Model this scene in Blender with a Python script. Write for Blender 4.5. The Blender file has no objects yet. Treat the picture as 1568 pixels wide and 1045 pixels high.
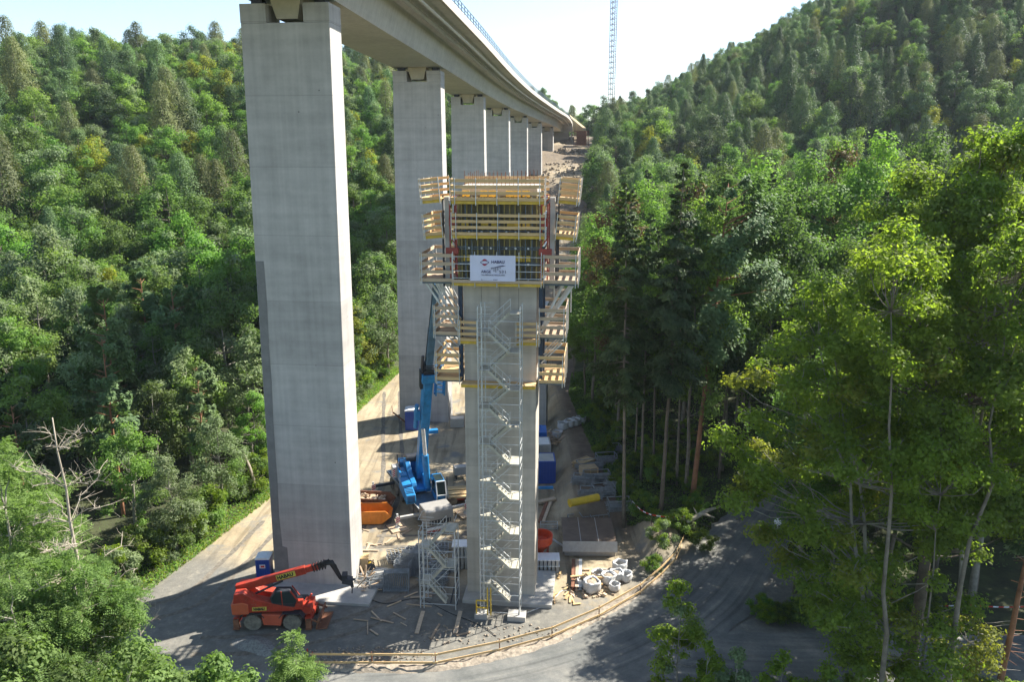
import bpy, math, random
import numpy as np
from mathutils import Vector, Matrix
from mathutils import noise as mnoise
PI = math.pi
C = bpy.context.scene.collection
# ------------------------------------------------------------------ camera
CAMZ = 34.5
PITCH = math.radians(13.5)
FPX = 28.0/36.0*1568.0
cam = bpy.data.cameras.new("camera"); cam.lens = 28.0; cam.sensor_width = 36.0
cam.clip_start = 0.2; cam.clip_end = 3000.0
cam_o = bpy.data.objects.new("camera", cam); C.objects.link(cam_o)
cam_o.location = (0, 0, CAMZ); cam_o.rotation_euler = (PI/2 - PITCH, 0, 0)
bpy.context.scene.camera = cam_o
# ------------------------------------------------------------------ sky, sun, exposure
SUN_AZ = math.atan2(0.50, 0.87)     # direction to the sun in the ground plane, from +X
SUN_EL = math.radians(43)
w = bpy.data.worlds.new("World"); bpy.context.scene.world = w; w.use_nodes = True
nt = w.node_tree
bg = nt.nodes["Background"]
sky = nt.nodes.new("ShaderNodeTexSky"); sky.sky_type = 'NISHITA'; sky.sun_disc = False
sky.sun_elevation = SUN_EL; sky.sun_rotation = PI/2 - SUN_AZ
sky.air_density = 1.0; sky.dust_density = 0.7; sky.ozone_density = 1.6; sky.altitude = 400
nt.links.new(sky.outputs[0], bg.inputs[0]); bg.inputs[1].default_value = 0.10
sl = bpy.data.lights.new("sun", 'SUN'); sl.energy = 5.0; sl.angle = math.radians(0.5); sl.color = (1.0, 0.95, 0.86)
so = bpy.data.objects.new("sun", sl); C.objects.link(so)
sdir = Vector((math.cos(SUN_AZ)*math.cos(SUN_EL), math.sin(SUN_AZ)*math.cos(SUN_EL), math.sin(SUN_EL)))
so.rotation_euler = sdir.to_track_quat('Z', 'Y').to_euler(); so.location = (60, 40, 120)
vs = bpy.context.scene.view_settings
bpy.context.scene.display_settings.display_device = 'sRGB'
vs.view_transform = 'Standard'; vs.look = 'None'; vs.gamma = 1.0; vs.exposure = 1.42
cy = bpy.context.scene.cycles
cy.max_bounces = 6; cy.diffuse_bounces = 3; cy.glossy_bounces = 2; cy.transmission_bounces = 3; cy.volume_bounces = 0
cy.transparent_max_bounces = 4; cy.caustics_reflective = False; cy.caustics_refractive = False
# ------------------------------------------------------------------ projection helpers (photo pixel -> place in the world)
cP, sP = math.cos(PITCH), math.sin(PITCH)
def ray(px, py):
    u = (px-784.0)/FPX; v = (py-522.5)/FPX
    return u, cP - v*sP, -(sP + v*cP)
def gp(px, py, z=0.0):
    u, f, d = ray(px, py); t = (z-CAMZ)/d
    return Vector((u*t, f*t, z))
def at(px, py, Y):
    u, f, d = ray(px, py); t = Y/f
    return Vector((u*t, Y, CAMZ+d*t))
def proj(x, y, z):
    dz = z-CAMZ
    zc = y*cP - dz*sP
    return 784+FPX*x/zc, 522.5 - FPX*(y*sP+dz*cP)/zc, zc
# ------------------------------------------------------------------ object helpers
def tag(o, label=None, cat=None, group=None, kind=None):
    if label: o['label'] = label
    if cat: o['category'] = cat
    if group: o['group'] = group
    if kind: o['kind'] = kind
    return o
def empty(name, loc=(0,0,0), rz=0.0, label=None, cat=None, group=None):
    o = bpy.data.objects.new(name, None); C.objects.link(o)
    o.location = loc; o.rotation_euler = (0,0,rz); o.empty_display_size = 0.2
    return tag(o, label, cat, group)
def copy_tree(o, parent=None):
    c = o.copy(); C.objects.link(c); c.parent = parent
    for ch in list(o.children): copy_tree(ch, c)
    return c
class MB:
    def __init__(s): s.v = []; s.f = []; s.m = []; s.starts = []
    def add(s, vs_, fs, mi=0):
        b = len(s.v); s.v += [tuple(p) for p in vs_]
        for f in fs: s.f.append([b+i for i in f]); s.m.append(mi); s.starts.append(b)
        return s
    def box(s, c, d, rz=0.0, mi=0, rx=0.0, ry=0.0):
        M = Matrix.Rotation(rz,3,'Z') @ Matrix.Rotation(ry,3,'Y') @ Matrix.Rotation(rx,3,'X')
        c = Vector(c); hx,hy,hz = d[0]/2,d[1]/2,d[2]/2
        P = [c + M@Vector((x*hx,y*hy,z*hz)) for z in (-1,1) for y in (-1,1) for x in (-1,1)]
        return s.add(P, [(0,2,3,1),(4,5,7,6),(0,1,5,4),(2,6,7,3),(0,4,6,2),(1,3,7,5)], mi)
    def bar(s, a, b, wd, h=None, mi=0, up=(0,0,1)):
        a = Vector(a); b = Vector(b); h = wd if h is None else h
        d = (b-a)
        if d.length < 1e-6: return s
        d.normalize(); u = Vector(up)
        if abs(d.dot(u)) > 0.98: u = Vector((0,1,0))
        sd = d.cross(u).normalized(); u = sd.cross(d).normalized()
        P = []
        for q in (a, b):
            for i, j in ((-1,-1),(1,-1),(1,1),(-1,1)): P.append(q + sd*(wd/2*i) + u*(h/2*j))
        return s.add(P, [(3,2,1,0),(4,5,6,7),(0,1,5,4),(1,2,6,5),(2,3,7,6),(3,0,4,7)], mi)
    def tube(s, a, b, r, r2=None, n=6, mi=0, caps=True):
        a = Vector(a); b = Vector(b); r2 = r if r2 is None else r2
        d = (b-a).normalized(); u = Vector((0,0,1)) if abs(d.z) < 0.9 else Vector((1,0,0))
        sd = d.cross(u).normalized(); u = sd.cross(d)
        P = []
        for q, rr in ((a,r),(b,r2)):
            for i in range(n):
                t = 2*PI*i/n; P.append(q + sd*(rr*math.cos(t)) + u*(rr*math.sin(t)))
        F = [(i, (i+1)%n, n+(i+1)%n, n+i) for i in range(n)]
        if caps: F += [tuple(range(n-1,-1,-1)), tuple(range(n,2*n))]
        return s.add(P, F, mi)
    def path(s, pts, rads, n=6, mi=0):
        pts = [Vector(p) for p in pts]
        P = []; sd = None
        for k, q in enumerate(pts):
            d = (pts[min(k+1,len(pts)-1)] - pts[max(k-1,0)]).normalized()
            if sd is None:
                u = Vector((0,0,1)) if abs(d.z) < 0.9 else Vector((1,0,0)); sd = d.cross(u).normalized()
            else:
                sd = (sd - d*sd.dot(d)).normalized()
            u = sd.cross(d)
            for i in range(n):
                t = 2*PI*i/n; P.append(q + sd*(rads[k]*math.cos(t)) + u*(rads[k]*math.sin(t)))
        F = []
        for k in range(len(pts)-1):
            for i in range(n): F.append((k*n+i, k*n+(i+1)%n, (k+1)*n+(i+1)%n, (k+1)*n+i))
        F += [tuple(range(n-1,-1,-1)), tuple((len(pts)-1)*n+i for i in range(n))]
        return s.add(P, F, mi)
    def prism(s, poly, y0, y1, mi=0, axis='y'):
        n = len(poly)
        def pt(a, b, t):
            return (a, t, b) if axis == 'y' else ((t, a, b) if axis == 'x' else (a, b, t))
        P = [pt(a,b,y0) for a,b in poly] + [pt(a,b,y1) for a,b in poly]
        F = [tuple(range(n)), tuple(range(2*n-1,n-1,-1))] + [(i, n+i, n+(i+1)%n, (i+1)%n) for i in range(n)]
        return s.add(P, F, mi)
    def lathe(s, prof, c=(0,0,0), n=16, mi=0, axis='z'):
        P = []
        for r, z in prof:
            for i in range(n):
                t = 2*PI*i/n
                q = (r*math.cos(t), r*math.sin(t), z)
                if axis == 'y': q = (q[0], q[2], q[1])
                if axis == 'x': q = (q[2], q[0], q[1])
                P.append((c[0]+q[0], c[1]+q[1], c[2]+q[2]))
        F = []
        for k in range(len(prof)-1):
            for i in range(n): F.append((k*n+i, k*n+(i+1)%n, (k+1)*n+(i+1)%n, (k+1)*n+i))
        F += [tuple(range(n-1,-1,-1)), tuple((len(prof)-1)*n+i for i in range(n))]
        return s.add(P, F, mi)
    def build(s, name, mats, parent=None, bevel=0.0, smooth=False, fixn=True):
        me = bpy.data.meshes.new(name); me.from_pydata(s.v, [], s.f)
        if not isinstance(mats, (list, tuple)): mats = [mats]
        for m in mats: me.materials.append(m)
        me.polygons.foreach_set('material_index', s.m)
        if fixn and len(s.f) < 60000:
            import bmesh
            bm = bmesh.new(); bm.from_mesh(me); bmesh.ops.recalc_face_normals(bm, faces=bm.faces); bm.to_mesh(me); bm.free()
        if smooth: me.polygons.foreach_set('use_smooth', [True]*len(me.polygons))
        me.update()
        o = bpy.data.objects.new(name, me); C.objects.link(o); o.parent = parent
        if bevel:
            b = o.modifiers.new('bevel','BEVEL'); b.width = bevel; b.segments = 2; b.limit_method = 'ANGLE'
        return o
def build_each(mb, name, mats, parent, bevel=0.0):
    i = 0
    while i < len(mb.f):           # pieces are the add() calls: faces sharing a vertex range
        lo = mb.starts[i]; sub = MB(); k = i
        while k < len(mb.f) and mb.starts[k] == lo: k += 1
        vs_ = sorted({v for f in mb.f[i:k] for v in f}); mp = {v:n for n,v in enumerate(vs_)}
        sub.v = [mb.v[v] for v in vs_]; sub.f = [[mp[v] for v in f] for f in mb.f[i:k]]; sub.m = mb.m[i:k]
        sub.build(name, mats, parent, bevel); i = k
# ------------------------------------------------------------------ materials
MATS = {}
def newmat(name):
    m = bpy.data.materials.new(name); m.use_nodes = True; MATS[name] = m
    return m, m.node_tree, m.node_tree.nodes['Principled BSDF']
def N(t, kind, **kw):
    n = t.nodes.new(kind)
    for k, v in kw.items():
        if k.startswith('i_'): n.inputs[k[2:].replace('_',' ')].default_value = v
        else: setattr(n, k, v)
    return n
def ramp(t, src, stops, inter='LINEAR'):
    r = t.nodes.new('ShaderNodeValToRGB'); r.color_ramp.interpolation = inter
    e = r.color_ramp.elements
    while len(e) < len(stops): e.new(0.5)
    for i, (p, c) in enumerate(stops):
        e[i].position = p; e[i].color = (c[0],c[1],c[2],1) if isinstance(c,(tuple,list)) else (c,c,c,1)
    t.links.new(src, r.inputs[0]); return r
def mixc(t, a, b, fac, mode='MIX'):
    n = t.nodes.new('ShaderNodeMix'); n.data_type = 'RGBA'; n.blend_type = mode
    for sock, val in ((n.inputs[0], fac), (n.inputs[6], a), (n.inputs[7], b)):
        if hasattr(val, 'links') or isinstance(val, bpy.types.NodeSocket): t.links.new(val, sock)
        elif isinstance(val, (int,float)): sock.default_value = val if sock == n.inputs[0] else (val,val,val,1)
        else: sock.default_value = (val[0],val[1],val[2],1)
    return n.outputs[2]
def simple(name, col, rough=0.6, metal=0.0, var=0.25, scale=3.0, bump=0.0, wear=None, coord='Object'):
    m, t, b = newmat(name)
    tc = N(t,'ShaderNodeTexCoord'); nz = N(t,'ShaderNodeTexNoise', i_Scale=scale, i_Detail=6.0, i_Roughness=0.65)
    t.links.new(tc.outputs[coord], nz.inputs['Vector'])
    lo = [c*(1-var) for c in col]; hi = [min(1,c*(1+var)) for c in col]
    r = ramp(t, nz.outputs[0], [(0.3,lo),(0.7,hi)])
    out = r.outputs[0]
    if wear:
        n2 = N(t,'ShaderNodeTexNoise', i_Scale=scale*2.3, i_Detail=8.0, i_Roughness=0.7); t.links.new(tc.outputs[coord], n2.inputs['Vector'])
        r2 = ramp(t, n2.outputs[0], [(wear[1],0.0),(wear[1]+0.1,1.0)])
        out = mixc(t, out, wear[0], r2.outputs[0])
    t.links.new(out, b.inputs['Base Color'])
    b.inputs['Roughness'].default_value = rough; b.inputs['Metallic'].default_value = metal
    if bump:
        bp = N(t,'ShaderNodeBump'); bp.inputs['Strength'].default_value = bump; bp.inputs['Distance'].default_value = 0.05
        t.links.new(nz.outputs[0], bp.inputs['Height']); t.links.new(bp.outputs[0], b.inputs['Normal'])
    return m
def concrete(name, base=(0.37,0.365,0.35), lift=4.9, dark=0.77):
    m, t, b = newmat(name)
    tc = N(t,'ShaderNodeTexCoord'); sp = N(t,'ShaderNodeSeparateXYZ'); t.links.new(tc.outputs['Object'], sp.inputs[0])
    mp = N(t,'ShaderNodeMapping'); mp.inputs['Scale'].default_value = (2.6,2.6,0.06); t.links.new(tc.outputs['Object'], mp.inputs[0])
    n1 = N(t,'ShaderNodeTexNoise', i_Scale=1.0, i_Detail=5.0); t.links.new(mp.outputs[0], n1.inputs['Vector'])
    mp2 = N(t,'ShaderNodeMapping'); mp2.inputs['Scale'].default_value = (0.12,0.12,1.4); t.links.new(tc.outputs['Object'], mp2.inputs[0])
    n2 = N(t,'ShaderNodeTexNoise', i_Scale=1.0, i_Detail=4.0); t.links.new(mp2.outputs[0], n2.inputs['Vector'])
    n3 = N(t,'ShaderNodeTexNoise', i_Scale=0.6, i_Detail=8.0, i_Roughness=0.7); t.links.new(tc.outputs['Object'], n3.inputs['Vector'])
    def math_(op, a, bb):
        n = N(t,'ShaderNodeMath', operation=op)
        for i, q in enumerate((a,bb)):
            if isinstance(q,(int,float)): n.inputs[i].default_value = q
            else: t.links.new(q, n.inputs[i])
        return n.outputs[0]
    s1 = math_('ADD', math_('MULTIPLY', n1.outputs[0], 0.35), math_('MULTIPLY', n2.outputs[0], 0.35))
    s1 = math_('ADD', s1, math_('MULTIPLY', n3.outputs[0], 0.45))
    r = ramp(t, s1, [(0.42,[c*dark for c in base]),(0.70,[c*1.14 for c in base])])
    zz = math_('FRACT', math_('DIVIDE', math_('ADD', sp.outputs[2], 1.0), lift), 0)
    jl = math_('LESS_THAN', zz, 0.008)
    band = ramp(t, zz, [(0.0,0.0),(0.02,0.35),(0.10,0.0)])
    # every lift is poured separately: a slightly different tone per lift
    fl = math_('FLOOR', math_('DIVIDE', math_('ADD', sp.outputs[2], 1.0), lift), 0)
    wn = N(t,'ShaderNodeTexWhiteNoise', noise_dimensions='1D'); t.links.new(fl, wn.inputs['W'])
    tone = ramp(t, wn.outputs[0], [(0.0,0.90),(1.0,1.07)])
    col = mixc(t, r.outputs[0], tone.outputs[0], 1.0, 'MULTIPLY')
    col = mixc(t, col, [c*0.45 for c in base], math_('MULTIPLY', jl, 0.45))
    # small tie holes
    tv = N(t,'ShaderNodeTexVoronoi', i_Scale=0.55, feature='DISTANCE_TO_EDGE' if False else 'F1'); t.links.new(tc.outputs['Object'], tv.inputs['Vector'])
    th = math_('LESS_THAN', tv.outputs['Distance'], 0.028)
    col = mixc(t, col, (0.06,0.06,0.06), math_('MULTIPLY', th, 0.8))
    t.links.new(col, b.inputs['Base Color']); b.inputs['Roughness'].default_value = 0.85
    bp = N(t,'ShaderNodeBump'); bp.inputs['Strength'].default_value = 0.12; bp.inputs['Distance'].default_value = 0.04
    t.links.new(s1, bp.inputs['Height']); t.links.new(bp.outputs[0], b.inputs['Normal'])
    return m
def wood(name, col, var=0.3):
    m, t, b = newmat(name)
    tc = N(t,'ShaderNodeTexCoord'); mp = N(t,'ShaderNodeMapping'); mp.inputs['Scale'].default_value = (0.5,3.0,7.0)
    t.links.new(tc.outputs['Object'], mp.inputs[0])
    nz = N(t,'ShaderNodeTexNoise', i_Scale=2.2, i_Detail=6.0, i_Roughness=0.7); t.links.new(mp.outputs[0], nz.inputs['Vector'])
    r = ramp(t, nz.outputs[0], [(0.3,[c*(1-var) for c in col]),(0.7,[min(1,c*(1+var)) for c in col])])
    ge = N(t,'ShaderNodeNewGeometry'); rr = ramp(t, ge.outputs['Random Per Island'], [(0.0,(0.72,0.66,0.62)),(0.5,(1,1,1)),(1.0,(1.2,1.12,1.0))])
    t.links.new(mixc(t, r.outputs[0], rr.outputs[0], 1.0, 'MULTIPLY'), b.inputs['Base Color'])
    b.inputs['Roughness'].default_value = 0.8
    return m
def leafmat(name, dark, light, trans, tf=0.35, nscale=0.35, rnd=0.35):
    m, t, b = newmat(name)
    tc = N(t,'ShaderNodeTexCoord'); oi = N(t,'ShaderNodeObjectInfo')
    nz = N(t,'ShaderNodeTexNoise', i_Scale=nscale, i_Detail=5.0, i_Roughness=0.7); t.links.new(tc.outputs['Object'], nz.inputs['Vector'])
    ge = N(t,'ShaderNodeNewGeometry')
    ad = N(t,'ShaderNodeMath', operation='MULTIPLY_ADD'); t.links.new(ge.outputs['Random Per Island'], ad.inputs[0]); ad.inputs[1].default_value = 0.22
    t.links.new(nz.outputs[0], ad.inputs[2])
    r = ramp(t, ad.outputs[0], [(0.38,dark),(0.80,light)])
    hs = N(t,'ShaderNodeHueSaturation')
    def mr(lo, hi, src):
        q = N(t,'ShaderNodeMapRange'); q.inputs['To Min'].default_value = lo; q.inputs['To Max'].default_value = hi; t.links.new(src, q.inputs['Value']); return q.outputs[0]
    t.links.new(mr(0.5-0.06*rnd, 0.5+0.035*rnd, oi.outputs['Random']), hs.inputs['Hue'])
    wn = N(t,'ShaderNodeTexWhiteNoise', noise_dimensions='1D'); t.links.new(oi.outputs['Random'], wn.inputs['W'])
    t.links.new(mr(1-rnd, 1+rnd, wn.outputs[0]), hs.inputs['Value'])
    t.links.new(mr(1-0.4*rnd, 1+0.1*rnd, wn.outputs[0]), hs.inputs['Saturation'])
    t.links.new(r.outputs[0], hs.inputs['Color'])
    t.links.new(hs.outputs[0], b.inputs['Base Color']); b.inputs['Roughness'].default_value = 0.62
    b.inputs['Specular IOR Level'].default_value = 0.2
    tr = N(t,'ShaderNodeBsdfTranslucent'); t.links.new(mixc(t, hs.outputs[0], trans, 1.0, 'MULTIPLY'), tr.inputs[0])
    mx = N(t,'ShaderNodeMixShader'); mx.inputs[0].default_value = tf
    t.links.new(b.outputs[0], mx.inputs[1]); t.links.new(tr.outputs[0], mx.inputs[2])
    t.links.new(mx.outputs[0], t.nodes['Material Output'].inputs[0])
    return m
M_con = concrete('concrete_pier', (0.43,0.41,0.38)); M_con2 = concrete('concrete_fresh', (0.47,0.43,0.37), 3.0)
M_deck = concrete('concrete_deck', (0.52,0.50,0.455), 50.0, 0.85)
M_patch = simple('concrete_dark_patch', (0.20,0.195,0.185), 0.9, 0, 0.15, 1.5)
M_slab = simple('concrete_slab', (0.42,0.40,0.36), 0.9, 0, 0.2, 0.8)
M_galv = simple('galvanised_steel', (0.56,0.57,0.55), 0.5, 0.25, 0.25, 2.0)
M_galvd = simple('weathered_galvanised_steel', (0.27,0.29,0.30), 0.6, 0.3, 0.35, 2.0)
M_alu = simple('aluminium_tread', (0.46,0.43,0.34), 0.6, 0.0, 0.2, 3.0)
M_steel = simple('blue_grey_steel', (0.10,0.14,0.18), 0.5, 0.3, 0.3, 1.5)
M_dark = simple('dark_steel', (0.035,0.04,0.05), 0.5, 0.2, 0.3, 2.0)
M_navy = simple('navy_steel', (0.02,0.045,0.09), 0.5, 0.0, 0.3, 2.0)
M_plank = wood('formwork_plank', (0.60,0.41,0.20)); M_plankg = wood('grey_plank', (0.47,0.36,0.25)); M_ply = wood('plywood', (0.46,0.35,0.21))
M_yel = simple('yellow_girder', (0.60,0.40,0.04), 0.5, 0, 0.25, 2.0, wear=((0.25,0.2,0.12),0.62))
M_ochre = simple('ochre_girder', (0.33,0.27,0.09), 0.6, 0, 0.3, 2.0)
M_red = simple('red_paint', (0.40,0.04,0.018), 0.5, 0, 0.3, 1.5, wear=((0.25,0.15,0.09),0.58))
M_blue = simple('crane_blue', (0.015,0.19,0.44), 0.42, 0, 0.3, 1.6, wear=((0.10,0.15,0.19),0.60))
M_boom = simple('boom_blue_grey', (0.06,0.13,0.20), 0.4, 0, 0.3, 1.5)
M_dblue = simple('toilet_blue', (0.015,0.06,0.30), 0.45, 0, 0.15, 1.0)
M_white = simple('white_paint', (0.75,0.75,0.74), 0.5, 0, 0.08, 2.0, wear=((0.45,0.42,0.38),0.66))
M_grey = simple('grey_paint', (0.42,0.41,0.38), 0.6, 0, 0.15, 1.2, wear=((0.2,0.18,0.15),0.63))
M_orange = simple('orange_paint', (0.62,0.20,0.02), 0.5, 0, 0.2, 1.5, wear=((0.25,0.10,0.04),0.63))
M_rust = simple('rusty_steel', (0.20,0.085,0.045), 0.85, 0, 0.4, 2.0)
M_tyre = simple('dusty_tyre', (0.19,0.175,0.145), 0.9, 0, 0.5, 3.0, bump=0.4)
M_rim = simple('rim', (0.27,0.24,0.19), 0.6, 0.2, 0.2)
M_black = simple('black_rubber', (0.02,0.02,0.022), 0.6, 0, 0.3)
M_bag = simple('woven_bag', (0.52,0.52,0.51), 0.8, 0, 0.12, 3.0)
M_rubble = simple('rubble', (0.30,0.25,0.19), 0.95, 0, 0.5, 4.0)
M_earth = simple('earth', (0.20,0.14,0.09), 0.95, 0, 0.3, 1.0, bump=0.5)
M_gravel = simple('grey_gravel', (0.20,0.20,0.185), 0.95, 0, 0.45, 6.0, bump=0.6)
M_barkd = simple('grey_brown_bark', (0.17,0.145,0.11), 0.9, 0, 0.4, 2.0, bump=0.4)
M_bark = simple('bark', (0.13,0.105,0.08), 0.9, 0, 0.35, 2.5, bump=0.5)
M_barkg = simple('grey_bark', (0.24,0.22,0.18), 0.9, 0, 0.35, 2.0, bump=0.3)
M_barkr = simple('red_pine_bark', (0.27,0.125,0.065), 0.9, 0, 0.4, 1.5, bump=0.5)
M_bone = simple('dead_wood', (0.36,0.31,0.24), 0.9, 0, 0.3, 2.0)
M_red_tape = simple('tape_red', (0.55,0.03,0.02), 0.5); M_wht_tape = simple('tape_white', (0.8,0.8,0.8), 0.5)
M_tan = simple('yellow_sandstone', (0.50,0.38,0.20), 0.9, 0, 0.2, 0.4)
def glass():
    m, t, b = newmat('cab_glass')
    b.inputs['Base Color'].default_value = (0.02,0.035,0.035,1); b.inputs['Roughness'].default_value = 0.08
    b.inputs['Specular IOR Level'].default_value = 0.8
    return m
M_glass = glass()
L_broad = leafmat('broadleaf_leaves', (0.062, 0.128, 0.024), (0.165, 0.265, 0.062), (1.6, 1.75, 0.85), 0.45, 0.35)
L_maple = leafmat('maple_leaves', (0.085, 0.145, 0.02), (0.22, 0.29, 0.045), (1.8, 1.95, 0.8), 0.55, 0.5, 0.15)
L_yellow = leafmat('yellowing_leaves', (0.13, 0.165, 0.018), (0.27, 0.3, 0.05), (1.6, 1.55, 0.6), 0.48, 0.5, 0.15)
L_locust = leafmat('feathery_leaves', (0.095, 0.165, 0.038), (0.2, 0.3, 0.085), (1.5, 1.65, 0.85), 0.42, 0.6, 0.12)
L_spruce = leafmat('spruce_needles', (0.045, 0.085, 0.03), (0.105, 0.16, 0.055), (1.2, 1.4, 0.7), 0.24, 0.6, 0.3)
L_pine = leafmat('pine_needles', (0.065, 0.12, 0.045), (0.13, 0.205, 0.078), (1.3, 1.4, 0.8), 0.3, 0.5, 0.35)
L_larch = leafmat('olive_needles', (0.10,0.125,0.046), (0.175,0.20,0.078), (1.3, 1.3, 0.7), 0.3, 0.4, 0.3)
L_rusty = leafmat('browning_leaves', (0.11,0.075,0.03), (0.20,0.15,0.06), (1.3,1.2,0.7), 0.3, 0.4, 0.2)
L_pale = leafmat('pale_leaves', (0.12, 0.17, 0.075), (0.24, 0.3, 0.15), (1.3, 1.5, 0.9), 0.38, 0.5, 0.2)
# ------------------------------------------------------------------ terrain
rng = np.random.RandomState(7)
def sstep(a, b, x):
    t = np.clip((x-a)/(b-a), 0, 1); return t*t*(3-2*t)
AX_Y = np.array([-200, 58.6, 98.6, 138, 178, 218, 258, 298, 340, 420, 700])
AX_X = np.array([-44.4,-15.9,-11.3,-7.5,-3.2, 1.5, 7.0, 12.8, 19.2, 32.0, 80.0])
A_Y = np.array([-300,-60, 20, 40, 125, 150, 180, 215, 259, 299, 340, 400, 500, 900])
A_Z = np.array([ -4,  -3, -1,  0,  0, 1.8, 6.5, 14.5, 27.0, 34.5, 38.5, 41, 38, 30])
def vnoise(x, y, s, seed=0):
    r = np.random.RandomState(seed+11); o = np.zeros_like(x, dtype=float)
    for k in range(7):
        a = r.rand()*2*PI; f = s*(0.6+1.3*r.rand()); ph = r.rand()*9
        o += np.sin((x*np.cos(a)+y*np.sin(a))*f+ph)
    return o/7*1.6
def left_edge(Y):
    return np.interp(Y, [-100, 30, 50, 75, 100, 125, 180, 240, 300, 420, 900], [-90, -42,-31.5,-25.0,-21.5,-18.0,-12.5,-5.5,4.5,20.0,100])
def right_edge(Y):
    return np.interp(Y, [-100, 55, 62, 66, 70, 90, 105, 150, 200, 259, 300, 360, 900], [60, 30, 26, 13.0, 10.3, 8.8, 8.0, 13.0, 18.0, 24.5, 31, 40, 120])
def TH(x, y):
    x = np.asarray(x, float); y = np.asarray(y, float)
    ax = np.interp(y, AX_Y, AX_X); h = np.interp(y, A_Y, A_Z)
    dl = np.maximum(0, left_edge(y)-x); dr = np.maximum(0, x-right_edge(y))
    sl_ = sstep(60, 230, y)
    h = h + sl_*19*sstep(2, 110, dl) + 0.05*np.minimum(dl,40) + 4*sstep(330,390,y)*(dl>0) - sstep(400,520,y)*14*(dl>0)
    h = h + sstep(190, 330, y)*0.50*np.maximum(0, dr-12) + sstep(60,120,y)*0.07*np.minimum(dr,60)
    h = h - sstep(70, 260, dr)*sstep(330,520,y)*10
    hill = np.clip((dl+dr)/12, 0, 1)
    h = h + hill*(vnoise(x,y,0.03,1)*2.4*sstep(90,160,y) + vnoise(x,y,0.25,2)*0.35)
    # storage terrace to the right of the new pier, cut by a bank above the panel stack
    ter = sstep(68.9, 70.0, y)*(1-sstep(112,125,y))*sstep(4.2,6.6,x)
    h = h + ter*(1.7 + 0.0*x)
    # bank with bushes beside the road
    bank = sstep(10.8, 12.6, x)*(1-sstep(16.0,17.6,x-0.5*(y-62)))*sstep(61.0,64.0,y)*(1-sstep(68,70,y))
    h = h + bank*1.7
    # gentle site unevenness
    h = h + (1-hill)*vnoise(x,y,0.5,5)*0.05
    # level bed under the roads
    rd = np.abs(x-np.interp(y,[49,56,64,73,84],[7,14.5,20,27,36])); wr = (1-sstep(4.6,7.5,rd))*sstep(46,50,y)*(1-sstep(86,92,y))
    h = h*(1-wr) + wr*np.interp(y,[40,60,84],[0,0.1,1.6])
    ws = (1-sstep(4.0,6.0,np.abs(y-48.5)))*sstep(8,13,x)*(1-wr); h = h*(1-ws)
    # far slope below the bridge is rough
    h = h + (1-hill)*sstep(150,200,y)*(vnoise(x,y,0.22,8)*0.9 + vnoise(x,y,0.6,9)*0.35)
    return h
def th(x, y): return float(TH(np.array([x]), np.array([y]))[0])
gx = np.concatenate([np.arange(-620,-200,14.0), np.arange(-200,-42,4.0), np.arange(-42,46,0.6), np.arange(46,220,4.0), np.arange(220,700,14.0)])
gy = np.concatenate([np.arange(-200,36,8.0), np.arange(36,128,0.6), np.arange(128,345,2.0), np.arange(345,480,5.0), np.arange(480,900,16.0)])
GX, GY = np.meshgrid(gx, gy); GZ = TH(GX, GY)
nx, ny = len(gx), len(gy)
me = bpy.data.meshes.new('ground'); vv = np.stack([GX,GY,GZ],-1).reshape(-1,3)
ii = (np.arange(ny-1)[:,None]*nx + np.arange(nx-1)[None,:]).reshape(-1)
ff = np.stack([ii,ii+1,ii+1+nx,ii+nx],-1).astype(np.int32)
def mesh_np(me, v, f, smooth=False):
    n = f.shape[1]
    me.vertices.add(len(v)); me.vertices.foreach_set('co', np.ascontiguousarray(v, np.float32).ravel())
    me.loops.add(f.size); me.loops.foreach_set('vertex_index', np.ascontiguousarray(f, np.int32).ravel())
    me.polygons.add(len(f)); me.polygons.foreach_set('loop_start', np.arange(0, f.size, n, dtype=np.int32))
    me.polygons.foreach_set('loop_total', np.full(len(f), n, np.int32))
    if smooth: me.polygons.foreach_set('use_smooth', np.ones(len(f), bool))
    me.update(calc_edges=True)
mesh_np(me, vv, ff, True)
dl = left_edge(GY)-GX; dr = GX-right_edge(GY)
dirt = (1-sstep(-1.0,1.5,dl))*(1-sstep(-1.0,1.0,dr))*sstep(34,44,GY)*(1-sstep(360,400,GY))
a = me.attributes.new('dirt','FLOAT','POINT'); a.data.foreach_set('value', dirt.ravel().astype(np.float32))
dk = np.clip(sstep(5.0,8.0,GX)*sstep(66,70,GY)*(1-sstep(120,140,GY)) + sstep(150,175,GY)*0.75*sstep(-0.1,1,vnoise(GX,GY,0.12,21)+0.45), 0, 1)
shade_gravel = (1-sstep(54.5,58.5,GY+0.25*GX+vnoise(GX,GY,0.35,31)*1.5))*sstep(43,47,GY)*dirt*(1-sstep(7,10,GX)); shade_gravel = np.maximum(shade_gravel, sstep(8,11,GX)*(1-sstep(60,66,GY)))  # gravel mask that also paints the yard's shade into the ground colour
a = me.attributes.new('gravel','FLOAT','POINT'); a.data.foreach_set('value', shade_gravel.ravel().astype(np.float32))
a = me.attributes.new('soil','FLOAT','POINT'); a.data.foreach_set('value', dk.ravel().astype(np.float32))
gm, t, b = newmat('ground_cover')
tc = N(t,'ShaderNodeTexCoord')
def nz_(sc, det=8.0, ro=0.65, src=None):
    n = N(t,'ShaderNodeTexNoise', i_Scale=sc, i_Detail=det, i_Roughness=ro); t.links.new(src or tc.outputs['Object'], n.inputs['Vector']); return n.outputs[0]
at_d = N(t,'ShaderNodeAttribute', attribute_name='dirt'); at_s = N(t,'ShaderNodeAttribute', attribute_name='soil')
dcol = ramp(t, nz_(0.16), [(0.30,(0.21,0.165,0.105)),(0.5,(0.33,0.27,0.175)),(0.70,(0.43,0.36,0.245))])
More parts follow.
